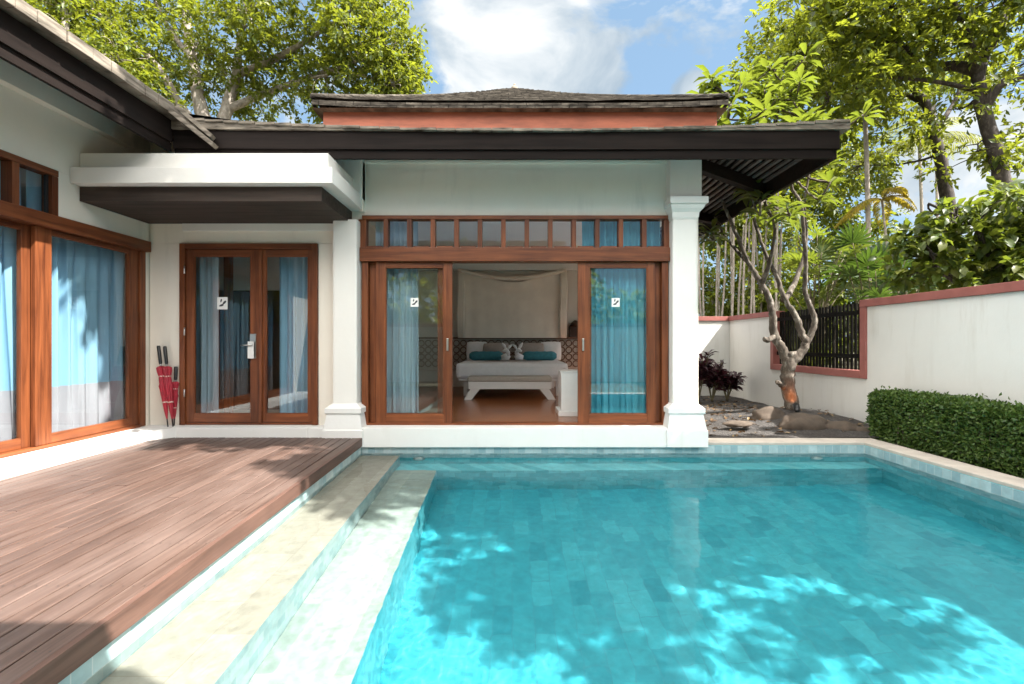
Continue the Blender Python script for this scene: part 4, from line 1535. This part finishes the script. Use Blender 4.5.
b.box((GX + .04, 7.302, 1.16), (GX + .068, 9.718, 1.23)); b.box((GX + .04, 7.302, 1.84), (GX + .068, 9.718, 1.91))
b.build('rail', M['fence_black'], fn_)
bw_ = thing('back_wall', (3.8, 11.9, .1), 'short white wall end behind the burgundy shrubs with red coping', 'garden wall')
b = MB(); b.box((2.43, 11.75, .05), (GX - .002, 11.93, 1.94)); b.build('wall_body', M['gwall'], bw_)
b = MB(); b.box((2.43, 11.715, 1.942), (GX - .04, 11.965, 2.05), bev=.008); b.build('coping', M['redcap'], bw_)
rw = thing('rear_wall', (0, -3.6, .1), 'white garden wall with red coping reflected in the sliding door glass', 'garden wall')
b = MB(); b.box((-4.58, -3.7, .05), (GX - .002, -3.52, 1.94)); b.build('wall_body', M['gwall'], rw)
b = MB(); b.box((-4.58, -3.735, 1.942), (GX - .04, -3.485, 2.05), bev=.008); b.build('coping', M['redcap'], rw)

# ------------------------------------------------------------------ hedge
hx0, hx1, hy0, hy1, hz0, hz1 = 4.84, 5.26, 0.5, 6.52, .10, .74
hd = thing('hedge', (5.05, 3.4, .1), 'clipped dark green box hedge along the pool coping by the white wall', 'hedge')
n = 56000
u = npr.random((n, 3))
face = npr.integers(0, 8, n)
P = np.array([hx0, hy0, hz0]) + u * np.array([hx1 - hx0, hy1 - hy0, hz1 - hz0])
dpt = np.abs(npr.normal(size=n)) * .045
OUT = np.zeros((n, 3))
top = face < 3; lft = (face >= 3) & (face < 6); end = face == 6; inn = face == 7
P[top, 2] = hz1 - dpt[top]; OUT[top, 2] = 1
P[lft, 0] = hx0 + dpt[lft]; OUT[lft, 0] = -1
P[end, 1] = hy1 - dpt[end]; OUT[end, 1] = 1
e2_ = end & (npr.random(n) < .3)
wob = np.array([0.035 * noise.fractal(Vector((p[0] * 3, p[1] * 2.2, p[2] * 3)), 1, 2, 3) for p in P])
P += OUT * wob[:, None] + npr.normal(size=(n, 3)) * .008
# round the front top arris
cx = np.clip((hx0 + .09 - P[:, 0]) / .09, 0, 1) * np.clip((P[:, 2] - hz1 + .09) / .09, 0, 1)
P[:, 0] += cx * .03; P[:, 2] -= cx * .03
stray = npr.random(n) < .035
P[stray] += OUT[stray] * npr.uniform(.02, .07, (int(stray.sum()), 1))
keep = (P[:, 1] > 1.2)
P, OUT = P[keep], OUT[keep]
n = len(P)
D = OUT * .8 + npr.normal(size=(n, 3)) * .7 + np.array([0, 0, .25])
sz = npr.uniform(.7, 1.3, n)
leaf_mesh('leaves', P, D, npr.normal(size=(n, 3)) * .6 + OUT + np.array([0, 0, .3]), .042 * sz, .024 * sz, M['leaf_hedge'], hd)
b = MB()
b.box((hx0 + .09, .6, hz0), (hx1, hy1 - .09, hz1 - .09), bev=.03)
b.build('dark_core', M['leaf_dark'], hd)  # dark solid core stands in for the shaded inside and blocks see-through
b = MB()
for k in range(70):
    y = 1.3 + k * .07 + rnd.uniform(-.03, .03)
    x = hx0 + rnd.uniform(.03, .10)
    b.tube([(x, y, .1), (x + rnd.uniform(-.02, .02), y + rnd.uniform(-.04, .04), .3), (x + rnd.uniform(-.03, .03), y + rnd.uniform(-.08, .08), .55)], [.008, .006, .003], 5)
b.build('stems', M['bark_grey'], hd, recalc=False)

# ------------------------------------------------------------------ rocks, garden lamp
for i, (px, py, Y, r, lab) in enumerate(((803, 424, 6.95, (.36, .22, .20), 'rounded brown boulder directly beneath the lit tree trunk'),
                                        (841, 429, 6.85, (.28, .18, .16), 'dark brown boulder between the pale boulder and the hedge end'),
                                        (768, 416, 7.5, (.28, .2, .17), 'small half buried rock left of the tree base'),
                                        (861, 432, 6.75, (.16, .12, .09), 'smallest rock tucked against the hedge end'),
                                        (738, 423, 6.95, (.24, .1, .045), 'flat low rock in the gravel between pool corner and column'))):
    p = at(px, py, Y)
    b = MB()
    b.blob((p.x, Y, p.z - r[2] * .25), r, i + 3, .28, 3)
    b.build('boulder', M['rock'])
    tag(bpy.data.objects[-1] if False else COL.objects[-1], lab, 'rock', 'rocks in the gravel bed')

TB = at(790, 410, 7.75)
gl_ = thing('garden_spotlight', (TB.x - .08, 7.50, TB.z + .0), 'small black garden spotlight glowing orange onto the frangipani trunk', 'spotlight')
b = MB(); b.tube([(TB.x - .06, 7.46, TB.z - .05), (TB.x - .05, 7.50, TB.z + .05)], .012, 8); b.build('spike', M['black'], gl_)
b = MB(); b.tube([(TB.x - .09, 7.40, TB.z + .03), (TB.x - .06, 7.47, TB.z + .07), (TB.x - .045, 7.51, TB.z + .11)], [.03, .045, .05], 14); b.build('lamp_head', M['black'], gl_)
sp = bpy.data.lights.new('spot_bulb', 'SPOT')
sp.energy = 1.5; sp.color = (1, .30, .07); sp.spot_size = R(75); sp.spot_blend = .6; sp.shadow_soft_size = .03
spo = bpy.data.objects.new('spot_bulb', sp)
COL.objects.link(spo)
spo.parent = gl_
spo.matrix_parent_inverse = Matrix.Translation(parent_world(gl_)).inverted()
spo.location = (TB.x - .045, 7.515, TB.z + .115)
spo.rotation_euler = (Vector((TB.x - .045, 7.515, TB.z + .115)) - Vector((TB.x, 7.78, TB.z + .30))).to_track_quat('Z', 'Y').to_euler()

# ------------------------------------------------------------------ frangipani in the gravel bed
fr_ = thing('frangipani_tree', (TB.x, 7.8, TB.z - .05), 'gnarled grey frangipani tree forking low with its foot lit orange', 'tree')
YT = 7.8
A = lambda px, py, dy=0: at(px, py, YT + dy)
mb = MB()
tr_nodes = []
for pts, r0, r1 in (([A(793, 418), A(791, 402), A(788, 385), A(788, 368), A(790, 352)], .155, .14),
                    ([A(788, 362), A(781, 347), A(774, 334), A(772, 314), A(769, 298), A(761, 283), A(748, 262), A(739, 240), A(728, 215), A(722, 200)], .115, .028),
                    ([A(792, 362), A(801, 353), A(806, 343), A(801, 332), A(795, 315), A(785, 300), A(776, 275), A(766, 255), A(756, 225), A(745, 190)], .105, .025),
                    ([A(804, 346), A(811, 334), A(815, 320), A(810, 306), A(805, 290), A(806, 262, -.1), A(804, 235, -.2), A(801, 205, -.3), A(793, 190, -.3), A(786, 172, -.4)], .075, .025),
                    ([A(784, 300), A(793, 286, .2), A(802, 263, .3), A(806, 240, .4), A(805, 200, .4), A(812, 160, .4)], .075, .02),
                    ([A(762, 284), A(768, 268, -.2), A(773, 248, -.3), A(774, 225, -.4), A(764, 200, -.5)], .06, .02),
                    ([A(748, 262), A(736, 250, .2), A(724, 235, .4), A(715, 218, .5)], .05, .015),
                    ([A(775, 336), A(768, 340, -.1), A(764, 339, -.15)], .065, .05),
                    ([A(786, 390), A(780, 384, -.1), A(777, 382, -.14)], .06, .045)):
    tr_nodes.append(limb(mb, pts, r0 * .72, r1 * .72, 6, 10, r0 * .09))
tips = []
starts = [q[-1] for q in tr_nodes[1:7]]
extra = [(708, 112, .4), (722, 130, -.2), (735, 96, .3), (748, 120, -.4), (752, 82, .5), (765, 150, -.6), (770, 105, .2), (782, 82, .6), (790, 140, -.5), (806, 118, .3),
         (715, 240, .6), (735, 205, .4), (760, 215, -.6), (790, 215, -.6), (818, 200, .2), (828, 165, .5), (702, 168, .6), (728, 165, .2), (755, 178, .8), (800, 170, .1), (815, 140, -.2), (690, 125, .9), (838, 130, .6), (712, 160, .1), (740, 145, -.5), (758, 120, .1), (775, 130, .7), (795, 100, -.1), (722, 95, .6), (700, 140, .3)]
for px, py, dy in extra:
    e = A(px, py, dy)
    q = min(starts + tips, key=lambda q: (q - e).length + (0.8 if q.z > e.z + .3 else 0))
    mid = q.lerp(e, .5) + Vector((rnd.uniform(-.15, .15), rnd.uniform(-.15, .15), rnd.uniform(-.1, .1)))
    limb(mb, [q, mid, e], .024, .012, 6, 7, .012)
    tips.append(e)
    for _ in range(2):
        e2v = e + Vector((rnd.uniform(-.35, .35), rnd.uniform(-.35, .35), rnd.uniform(.0, .35)))
        limb(mb, [e, e.lerp(e2v, .5) + Vector((0, 0, -.03)), e2v], .018, .013, 4, 6)
        tips.append(e2v)
mb.build('trunk', M['bark_grey'], fr_, recalc=False)
P, D, Nn, Ls = [], [], [], []
for e in tips:
    m = rnd.randint(9, 16)
    for k in range(m):
        a = k * 2.4 + rnd.uniform(-.3, .3)
        el = rnd.uniform(-.35, .75)
        d = np.array([math.cos(a) * math.cos(el), math.sin(a) * math.cos(el), math.sin(el)])
        P.append(np.array(e) + d * .02 + np.array([0, 0, rnd.uniform(-.06, .03)])); D.append(d); Nn.append(np.array([rnd.uniform(-.2, .2), rnd.uniform(-.2, .2), 1.]) - d * d[2]); Ls.append(rnd.uniform(.20, .36))
Ls = np.array(Ls)
leaf_mesh('crown', np.array(P), np.array(D), np.array(Nn), Ls, Ls * .30, M['leaf_mid'], fr_, shape=6)

P = []
for k in range(420):
    x, y = rnd.uniform(2.5, 5.2), rnd.uniform(6.5, 11.5)
    P.append((x, y, max(.106, bed_z(x, y)) + .012))
P = np.array(P); n = len(P)
D = npr.normal(size=(n, 3)) * np.array([1, 1, .15])
M['litter'] = leaf_mat('dry_leaf', [(0.10, 0.055, 0.025), (0.18, 0.11, 0.05), (0.06, 0.035, 0.02), (0.24, 0.17, 0.08)], (0.2, 0.1, 0.03), 0.1)
sz = npr.uniform(.05, .13, n)
tag(leaf_mesh('leaf_litter', P, D, npr.normal(size=(n, 3)) * .25 + np.array([0, 0, 1.]), sz, sz * .45, M['litter'], None, shape=6), 'dry brown fallen leaves scattered over the gravel bed', 'fallen leaves', None, 'stuff')

# ------------------------------------------------------------------ burgundy shrubs
for i, (px, py, Y, h, lab) in enumerate(((698, 396, 10.2, 1.25, 'burgundy leaved shrub touching the white column edge, taller and redder'), (712, 398, 10.5, .95, 'dark burgundy shrub in the middle of the row at the back wall'), (727, 398, 10.7, .85, 'dark burgundy shrub nearest the wall corner'))):
    p = at(px, py, Y); p.z = .11
    t = thing('cordyline_shrub', p, lab, 'shrub', 'burgundy shrubs by the back wall')
    mb = MB(); P, D, Nn = [], [], []
    for s in range(7):
        a = s * 2.4
        tp = p + Vector((math.cos(a) * .22, math.sin(a) * .2, h * rnd.uniform(.55, .95)))
        limb(mb, [p, p.lerp(tp, .5) + Vector((0, 0, .05)), tp], .016, .009, 4, 6)
        for k in range(40):
            f = rnd.uniform(.45, 1)
            c = p.lerp(tp, f)
            a2 = rnd.uniform(0, 6.28); el = rnd.uniform(-.3, 1.0)
            d = np.array([math.cos(a2) * math.cos(el), math.sin(a2) * math.cos(el), math.sin(el)])
            P.append(np.array(c)); D.append(d); Nn.append(np.array([0, 0, 1.]) + npr.normal(size=3) * .3)
    mb.build('stems', M['stem'], t, recalc=False)
    sz = npr.uniform(.14, .26, len(P))
    leaf_mesh('leaves', np.array(P), np.array(D), np.array(Nn), sz, sz * .32, M['leaf_purple'], t, shape=6)

# ------------------------------------------------------------------ trees behind the villa (left)
Y = 15.0
B = lambda px, py, dy=0: at(px, py, Y + dy)
el = []
for px, py, rx, rz, n, dy in ((70, 10, 60, 40, 80, 0), (110, 55, 50, 45, 80, -.5), (155, 20, 60, 50, 80, .6), (205, 55, 55, 40, 70, 0), (250, 15, 60, 45, 85, -.6), (300, 60, 55, 42, 85, .4), (345, 20, 55, 45, 85, 0), (372, 55, 44, 42, 110, -.3),
                              (392, 85, 24, 24, 55, -.3), (150, 85, 40, 30, 45, .8), (250, 92, 50, 28, 55, 1.0), (330, 95, 45, 26, 60, .8), (40, -40, 80, 50, 60, 0), (150, -60, 90, 60, 70, 0), (270, -60, 90, 60, 70, 0), (360, -25, 55, 45, 75, 0), (398, 55, 22, 30, 50, 0)):
    c = B(px, py, dy)
    k = (Y + dy) / F
    el.append((c.x, c.y, c.z, rx * k, 1.7, rz * k, n))
base = B(215, 343); base.z = .1
tree('rain_tree', base, 'broad light green tree with pale forking trunks rising behind the villa roof', [
    ([base, B(212, 200), B(208, 140), B(200, 105), B(192, 60), B(186, 10), B(180, -40)], .36, .08),
    ([B(214, 160), B(226, 110, .3), B(236, 75, .4), B(240, 40, .3), B(250, -10)], .24, .06),
    ([B(208, 140), B(180, 105, -.4), B(160, 70, -.6), B(130, 40, -.5), B(95, 10, -.4)], .17, .04),
    ([B(236, 75, .4), B(268, 62, .2), B(300, 45, 0), B(330, 25), B(360, 5)], .14, .03),
    ([B(226, 110, .3), B(262, 95, .5), B(300, 80, .4), B(345, 65, .1), B(380, 55)], .14, .03),
    ([B(192, 60), B(170, 30, .4), B(150, -10, .4)], .11, .03)],
    el, M['leaf_lime'], M['bark_pale'], rc=.36, per=42, L=.155, W=.085, twig=.6, shell=2.4)
Y = 13.0
el = []
for px, py, rx, rz, n, dy in ((60, 20, 50, 40, 70, 0), (95, 60, 45, 32, 60, 0), (30, -30, 60, 50, 60, 0), (125, 85, 32, 22, 36, .4), (150, 100, 22, 14, 20, .5)):
    c = B(px, py, dy); k = (Y + dy) / F
    el.append((c.x, c.y, c.z, rx * k, 1.2, rz * k, n))
base = B(60, 343); base.z = .1
tree('leafy_tree', base, 'yellow green tree behind the wing roof at the upper left corner', [([base, B(60, 150), B(62, 80), B(65, 20), B(55, -40)], .22, .05), ([B(60, 110), B(90, 70), B(120, 60)], .09, .03)],
     el, M['leaf_lime'], M['bark_pale'], rc=.34, per=46, L=.14, W=.075, twig=.5, shell=2.4)

# ------------------------------------------------------------------ trees to the right
Y = 11.5
B = lambda px, py, dy=0: at(px, py, Y + dy)


def ell(lst, ry):
    out = []
    for px, py, rx, rz, n, dy in lst:
        c = B(px, py, dy); k = (Y + dy) / F
        out.append((c.x, c.y, c.z, rx * k, ry, rz * k, n))
    return out


base = B(1022, 343); base.z = .1
tree('spreading_tree', base, 'tall tree with thick dark twisting trunk above the garden wall at right', [
    ([base, B(1014, 240), B(1004, 190), B(995, 150), B(983, 110), B(979, 72), B(992, 40), B(1010, 5), B(1020, -40)], .22, .09),
    ([B(979, 72), B(955, 66, .2), B(925, 66, .3), B(905, 50, .2), B(880, 38, .1), B(850, 30)], .15, .04),
    ([B(983, 110), B(1000, 85, -.3), B(1030, 75, -.5), B(1060, 60, -.5)], .14, .05),
    ([B(979, 72), B(968, 40, -.3), B(955, 5, -.5), B(940, -40, -.5)], .12, .04)],
    ell([(840, 20, 55, 35, 70, .2), (890, 10, 60, 40, 80, -.3), (880, 62, 50, 28, 60, .4), (945, 25, 55, 40, 75, 0), (1000, 5, 60, 45, 70, -.4), (1040, 60, 45, 45, 45, 0), (800, 55, 45, 35, 50, .5), (900, -60, 90, 50, 70, 0), (1000, -70, 80, 50, 60, 0),
         (830, 100, 36, 22, 26, .5), (1012, 150, 32, 22, 14, .3), (972, 158, 16, 14, 7, .2), (955, 108, 26, 12, 10, .4)], 1.5),
    M['leaf_lime'], M['bark_dark'], rc=.36, per=31, L=.17, W=.088, twig=.5, shell=2.2)
Y = 14.5
base = B(955, 343); base.z = .1
tree('leaning_tree', base, 'leaning dark trunk with open yellow green crown left of the twisting tree', [
    ([base, B(950, 240), B(944, 180), B(934, 135), B(926, 105), B(905, 75), B(895, 40)], .24, .07),
    ([B(926, 105), B(905, 95, .3), B(880, 100, .4), B(850, 95, .4)], .10, .03),
    ([B(934, 135), B(955, 100, .3), B(965, 70, .3)], .09, .03)],
    ell([(880, 90, 45, 28, 55, .3), (830, 70, 50, 35, 60, .5), (790, 95, 45, 32, 55, .8), (850, 30, 55, 35, 60, .2), (770, 60, 32, 30, 30, .6), (850, 125, 35, 22, 40, .5), (800, 20, 45, 32, 45, .3), (965, 55, 40, 30, 40, .3), (862, 165, 28, 26, 22, .5), (898, 128, 26, 14, 12, .3), (912, 158, 14, 14, 5, .2)], 1.6),
    M['leaf_lime'], M['bark_dark'], rc=.40, per=40, L=.18, W=.09, twig=.45, shell=2.2)
Y = 7.6
base = B(1000, 343); base.z = .1
tree('large_leaf_shrub', base, 'dense dark green large leaved shrub leaning over the white wall at right', [
    ([base, B(998, 300), B(990, 260), B(975, 225)], .08, .03), ([B(998, 300), B(1015, 260), B(1025, 215)], .06, .03), ([base, B(965, 300, .1), B(940, 270, .1), B(930, 250, .2)], .05, .02)],
    ell([(955, 240, 45, 30, 26, .2), (1000, 215, 40, 35, 28, 0), (1040, 222, 36, 30, 24, 0), (985, 268, 50, 22, 28, .1), (1030, 262, 45, 28, 30, 0), (925, 268, 26, 18, 12, .3), (935, 215, 18, 16, 8, .3)], .6),
    M['leaf_mid'], M['bark_dark'], rc=.28, per=26, L=.18, W=.095, shape=6, twig=.5, cat='shrub')
Y = 9.5
base = B(880, 343); base.z = .1


def fan_palm(name, label, base, fans, mat, cat='palm'):
    t = thing(name, base, label, cat)
    mb = MB(); P, D, Nn, LL = [], [], [], []
    for (c, r, tilt) in fans:
        c = Vector(c)
        limb(mb, [base + Vector((rnd.uniform(-.15, .15), rnd.uniform(-.15, .15), 0)), base.lerp(c, .55) + Vector((0, 0, .15)), c], .018, .008, 5, 6)
        ax = (c - base); ax.z *= .25; ax.normalize()
        side = ax.cross(Vector((0, 0, 1))).normalized()
        upv = side.cross(ax)
        ax = (ax * math.cos(tilt) + upv * math.sin(tilt)).normalized()
        nn = side.cross(ax)
        for k in range(15):
            a = -1.75 + 3.5 * k / 14
            d = ax * math.cos(a) + side * math.sin(a) + nn * rnd.uniform(-.1, .1)
            P.append(np.array(c)); D.append(np.array(d)); Nn.append(np.array(nn)); LL.append(r * rnd.uniform(.8, 1.05))
    LL = np.array(LL)
    mb.build('stems', M['stem'], t, recalc=False)
    leaf_mesh('fronds', np.array(P), np.array(D), np.array(Nn), LL, LL * .13, mat, t, shape=6)
    return t


fans = []
for k in range(26):
    fans.append((B(rnd.uniform(845, 925), rnd.uniform(240, 300), rnd.uniform(-.6, .6)), rnd.uniform(.38, .6), rnd.uniform(-.2, .9)))
fan_palm('fan_palm', 'dark green fan palm rising behind the slatted wall opening', base, fans, M['leaf_dark'])
fans = [(B(rnd.uniform(780, 850), rnd.uniform(225, 300), rnd.uniform(-.3, .6)), rnd.uniform(.35, .55), rnd.uniform(-.3, .8)) for k in range(18)]
fan_palm('fan_palm', 'mid green fan palm between the frangipani and the dark fan palm', B(815, 343) * 1.0, fans, M['leaf_mid'])


# slender palms: stem + feather fronds
def feather_palm(label, base, top, r, nf, fl, mat, group=None, name='slender_palm', droop=.55):
    t = thing(name, base, label, 'palm', group)
    mb = MB(); limb(mb, [base, base.lerp(top, .5) + Vector((.1, 0, 0)), top], r, r * .7, 8, 8); mb.build('stem', M['bark_pale'], t, recalc=False)
    P, D, Nn, LL = [], [], [], []
    mb = MB()
    for f in range(nf):
        a = f * 2.399
        el_ = rnd.uniform(.1, 1.1)
        d = Vector((math.cos(a) * math.cos(el_), math.sin(a) * math.cos(el_), math.sin(el_)))
        side = d.cross(Vector((0, 0, 1))).normalized()
        pts = []
        for k in range(13):
            s = k / 12
            pts.append(top + d * fl * s + Vector((0, 0, -droop * fl * s * s)))
        mb.tube(pts, [.014 - .011 * k / 12 for k in range(13)], 4)
        for k in range(1, 13):
            tg_ = (pts[k] - pts[k - 1]).normalized()
            for j in range(2):
                for s in (-1, 1):
                    P.append(np.array(pts[k].lerp(pts[k - 1], j * .5))); D.append(np.array(side * s * .8 + tg_ * .7 + Vector((0, 0, -.35)))); Nn.append(np.array([0, 0, 1.]) + npr.normal(size=3) * .2)
                    LL.append(fl * .34 * math.sin(math.pi * (.15 + .8 * k / 13)))
    mb.build('frond_ribs', M['stem'], t, recalc=False)
    LL = np.array(LL)
    leaf_mesh('fronds', np.array(P), np.array(D), np.array(Nn), LL, .045, mat, t, shape=6)
    return t


Y = 17
g0 = 'slender palms beyond the garden wall'
for px, pt, dy, fl, mt, lab in ((866, 62, -4, 1.9, 'leaf_lime', 'slender palm with thin dark stem left of the sky gap'), (922, 140, 2, 2.0, 'leaf_olive', 'slender grey palm stem standing in the sky gap'), (937, 95, 4, 2.2, 'leaf_mid', 'taller slender palm stem just left of the leaning dark trunk')):
    bs = B(px, 343, dy); bs.z = .1
    tp = B(px - 3, pt, dy)
    feather_palm(lab, bs, tp, .075, 12, fl, M[mt], g0)
bs = B(893, 343, -4); bs.z = .1
feather_palm('palm with hanging golden fronds in front of the sky gap', bs, B(882, 200, -4), .04, 6, 1.1, M['leaf_gold'], g0, droop=.8)
Y = 12.6
cp = thing('clumping_palm', at(735, 343, 13), 'clump of many thin pale stems rising behind the corner of the white wall', 'palm')
cp.location.z = .1
for k in range(20):
    px = 700 + k * 4.4 + rnd.uniform(-2, 2)
    dy = rnd.uniform(0, 2.4)
    bs = B(px, 343, dy); bs.z = .1
    tp = B(px + rnd.uniform(-14, 14), rnd.uniform(165, 225), dy)
    mb = MB(); limb(mb, [bs, bs.lerp(tp, .5) + Vector((rnd.uniform(-.12, .12), 0, 0)), tp], .034, .022, 5, 7); mb.build('stem', M['bark_pale'], cp, recalc=False)
P, D, Nn, LL = [], [], [], []
for k in range(60):
    c = B(rnd.uniform(690, 805), rnd.uniform(140, 235), rnd.uniform(0, 2.5))
    a = rnd.uniform(0, 6.28); el_ = rnd.uniform(-.2, .9)
    d = Vector((math.cos(a) * math.cos(el_), math.sin(a) * math.cos(el_), math.sin(el_)))
    side = d.cross(Vector((0, 0, 1))).normalized()
    for s in range(1, 11):
        p = c + d * 1.3 * s / 10 + Vector((0, 0, -.6 * (s / 10) ** 2))
        for sg in (-1, 1):
            P.append(np.array(p)); D.append(np.array(side * sg * .8 + d * .6 + Vector((0, 0, -.4)))); Nn.append(np.array([0, 0, 1.]) + npr.normal(size=3) * .25); LL.append(.42 * math.sin(math.pi * (.15 + .75 * s / 10)))
leaf_mesh('fronds', np.array(P), np.array(D), np.array(Nn), np.array(LL), .05, M['leaf_lime'], cp, shape=6)

# low bushes and the green mass beyond the wall
Y = 13.5
for i, (px, py, rx, rz, n, dy, mt, lab) in enumerate(((712, 285, 26, 30, 40, 1.5, 'leaf_lime', 'sunlit lime bush behind the wall coping next to the column'), (770, 285, 36, 34, 55, 1.0, 'leaf_lime', 'bright bush among thin stems behind the wall corner'), (835, 275, 40, 36, 60, 1.5, 'leaf_mid', 'rounded green bush behind the slatted opening'),
                                                      (900, 285, 40, 30, 50, 1.2, 'leaf_mid', 'green bush beneath the sky gap beyond the wall'), (960, 280, 45, 40, 55, .8, 'leaf_olive', 'olive bush behind the large leaved shrub'))):
    base = B(px, 343, dy); base.z = .1
    c = B(px, py, dy); k = (Y + dy) / F
    tree('garden_bush', base, lab, [([base, base.lerp(c, .5), c], .07, .03)], [(c.x, c.y, c.z, rx * k, .9, rz * k, n), (c.x + .1, c.y, c.z - .9, rx * k * 1.1, .9, rz * k, n)], M[mt], M['bark_pale'], rc=.32, per=50, L=.15, W=.08, twig=.3, cat='bush', group='bushes beyond the garden wall')
base = at(740, 343, 19); base.z = .1
Y = 19
tree('background_tree', base, 'olive green tree far behind the frangipani crown', [([base, B(742, 250), B(745, 190), B(755, 140)], .2, .06), ([B(742, 250), B(780, 200), B(800, 160)], .1, .04)],
     ell([(735, 195, 45, 35, 60, 0), (780, 165, 50, 40, 80, .5), (820, 205, 45, 40, 70, .5), (760, 235, 55, 35, 70, 0), (845, 165, 40, 36, 60, 1), (850, 240, 40, 35, 50, 0), (715, 240, 35, 40, 40, 0), (815, 140, 40, 28, 50, 1)], 1.4), M['leaf_lime'], M['bark_pale'], rc=.45, per=56, L=.19, W=.10, twig=.4, shell=2.2)

el = []
for k in range(46):
    x = rnd.uniform(6, 46); y = rnd.uniform(22, 34)
    h = rnd.uniform(2.0, 5.0)
    el.append((x, y, h * .55, rnd.uniform(1.5, 2.8), 1.5, h * .6, 34))
for k in range(16):
    x = rnd.uniform(-34, -10); y = rnd.uniform(22, 30)
    el.append((x, y, 3, 2.5, 1.5, 3.5, 30))
for k in range(22):
    x = -16 + k * 1.5 + rnd.uniform(-.6, .6); h = rnd.uniform(3.0, 5.8)
    el.append((x, rnd.uniform(-14, -9), h * .55, rnd.uniform(1.0, 1.9), 1.3, h * .55, 34))
ff = leafage('far_foliage', el, .7, 26, .42, .26, M['leaf_lime'], None)
tag(COL.objects['far_foliage'] if 'far_foliage' in COL.objects else COL.objects[-1], 'green mass of far garden foliage filling in behind the palms', 'foliage', None, 'stuff')

# ------------------------------------------------------------------ trees out of frame that throw the dappled shade
base = Vector((7.6, 2.4, .1))
tree('shade_tree', base, 'tree standing just outside the frame whose crown dapples the pool with shade', [
    ([base, Vector((7.4, 2.4, 2.5)), Vector((7.0, 2.6, 4.2)), Vector((6.2, 2.8, 5.6))], .28, .10)],
    [(6.6, 3.3, 5.6, 1.3, 1.2, .9, 60), (5.7, 2.4, 6.0, 1.3, 1.1, .8, 56), (7.3, 2.6, 5.4, 1.3, 1.0, .9, 46), (4.9, 3.6, 6.6, 1.2, 1.0, .6, 52), (3.9, 3.9, 7.2, 1.2, .9, .6, 52), (7.6, 3.9, 5.0, 1.2, 1.2, 1.0, 60), (2.9, 3.9, 7.5, 1.0, .8, .5, 36), (5.1, 1.15, 6.3, .35, .25, .3, 4), (6.0, .85, 5.9, .3, .25, .3, 3), (7.0, 1.0, 5.5, .3, .3, .3, 3), (3.9, 2.5, 7.2, .8, .6, .5, 18), (2.2, 3.4, 7.8, .7, .6, .4, 10), (1.0, 3.75, 8.0, .9, .28, .3, 20), (-.2, 3.8, 8.1, .7, .22, .25, 14)],
    M['leaf_mid'], M['bark_dark'], rc=.33, per=90, L=.20, W=.12, twig=.3)
base = Vector((-1.5, -6.5, .1))
tree('garden_tree', base, 'tree behind the rear wall mirrored in the glass of the left sliding door', [
    ([base, Vector((-1.4, -6.5, 2.0)), Vector((-1.2, -6.4, 3.6)), Vector((-1.6, -6.4, 4.6))], .2, .07), ([Vector((-1.4, -6.5, 2.0)), Vector((-.6, -6.3, 3.2)), Vector((.1, -6.3, 4.2))], .1, .04)],
    [(-1.6, -6.4, 4.4, 1.3, 1.0, .9, 60), (.2, -6.2, 4.1, 1.2, 1.0, .8, 50), (-3.0, -6.4, 3.9, 1.1, 1.0, .9, 45)], M['leaf_mid'], M['bark_dark'], rc=.34, per=34, L=.2, W=.1, twig=.3)

# ------------------------------------------------------------------ render settings
S.render.engine = 'CYCLES'
cy = S.cycles
cy.use_denoising = True
cy.caustics_refractive = True
cy.caustics_reflective = False
cy.max_bounces = 10
cy.diffuse_bounces = 4
cy.glossy_bounces = 4
cy.transmission_bounces = 8
cy.transparent_max_bounces = 12
cy.sample_clamp_indirect = 6
cy.use_adaptive_sampling = True
S.view_settings.view_transform = 'Standard'
S.view_settings.look = 'None'
S.view_settings.gamma = 1
S.view_settings.exposure = 2.76
S.view_settings.use_curve_mapping = False
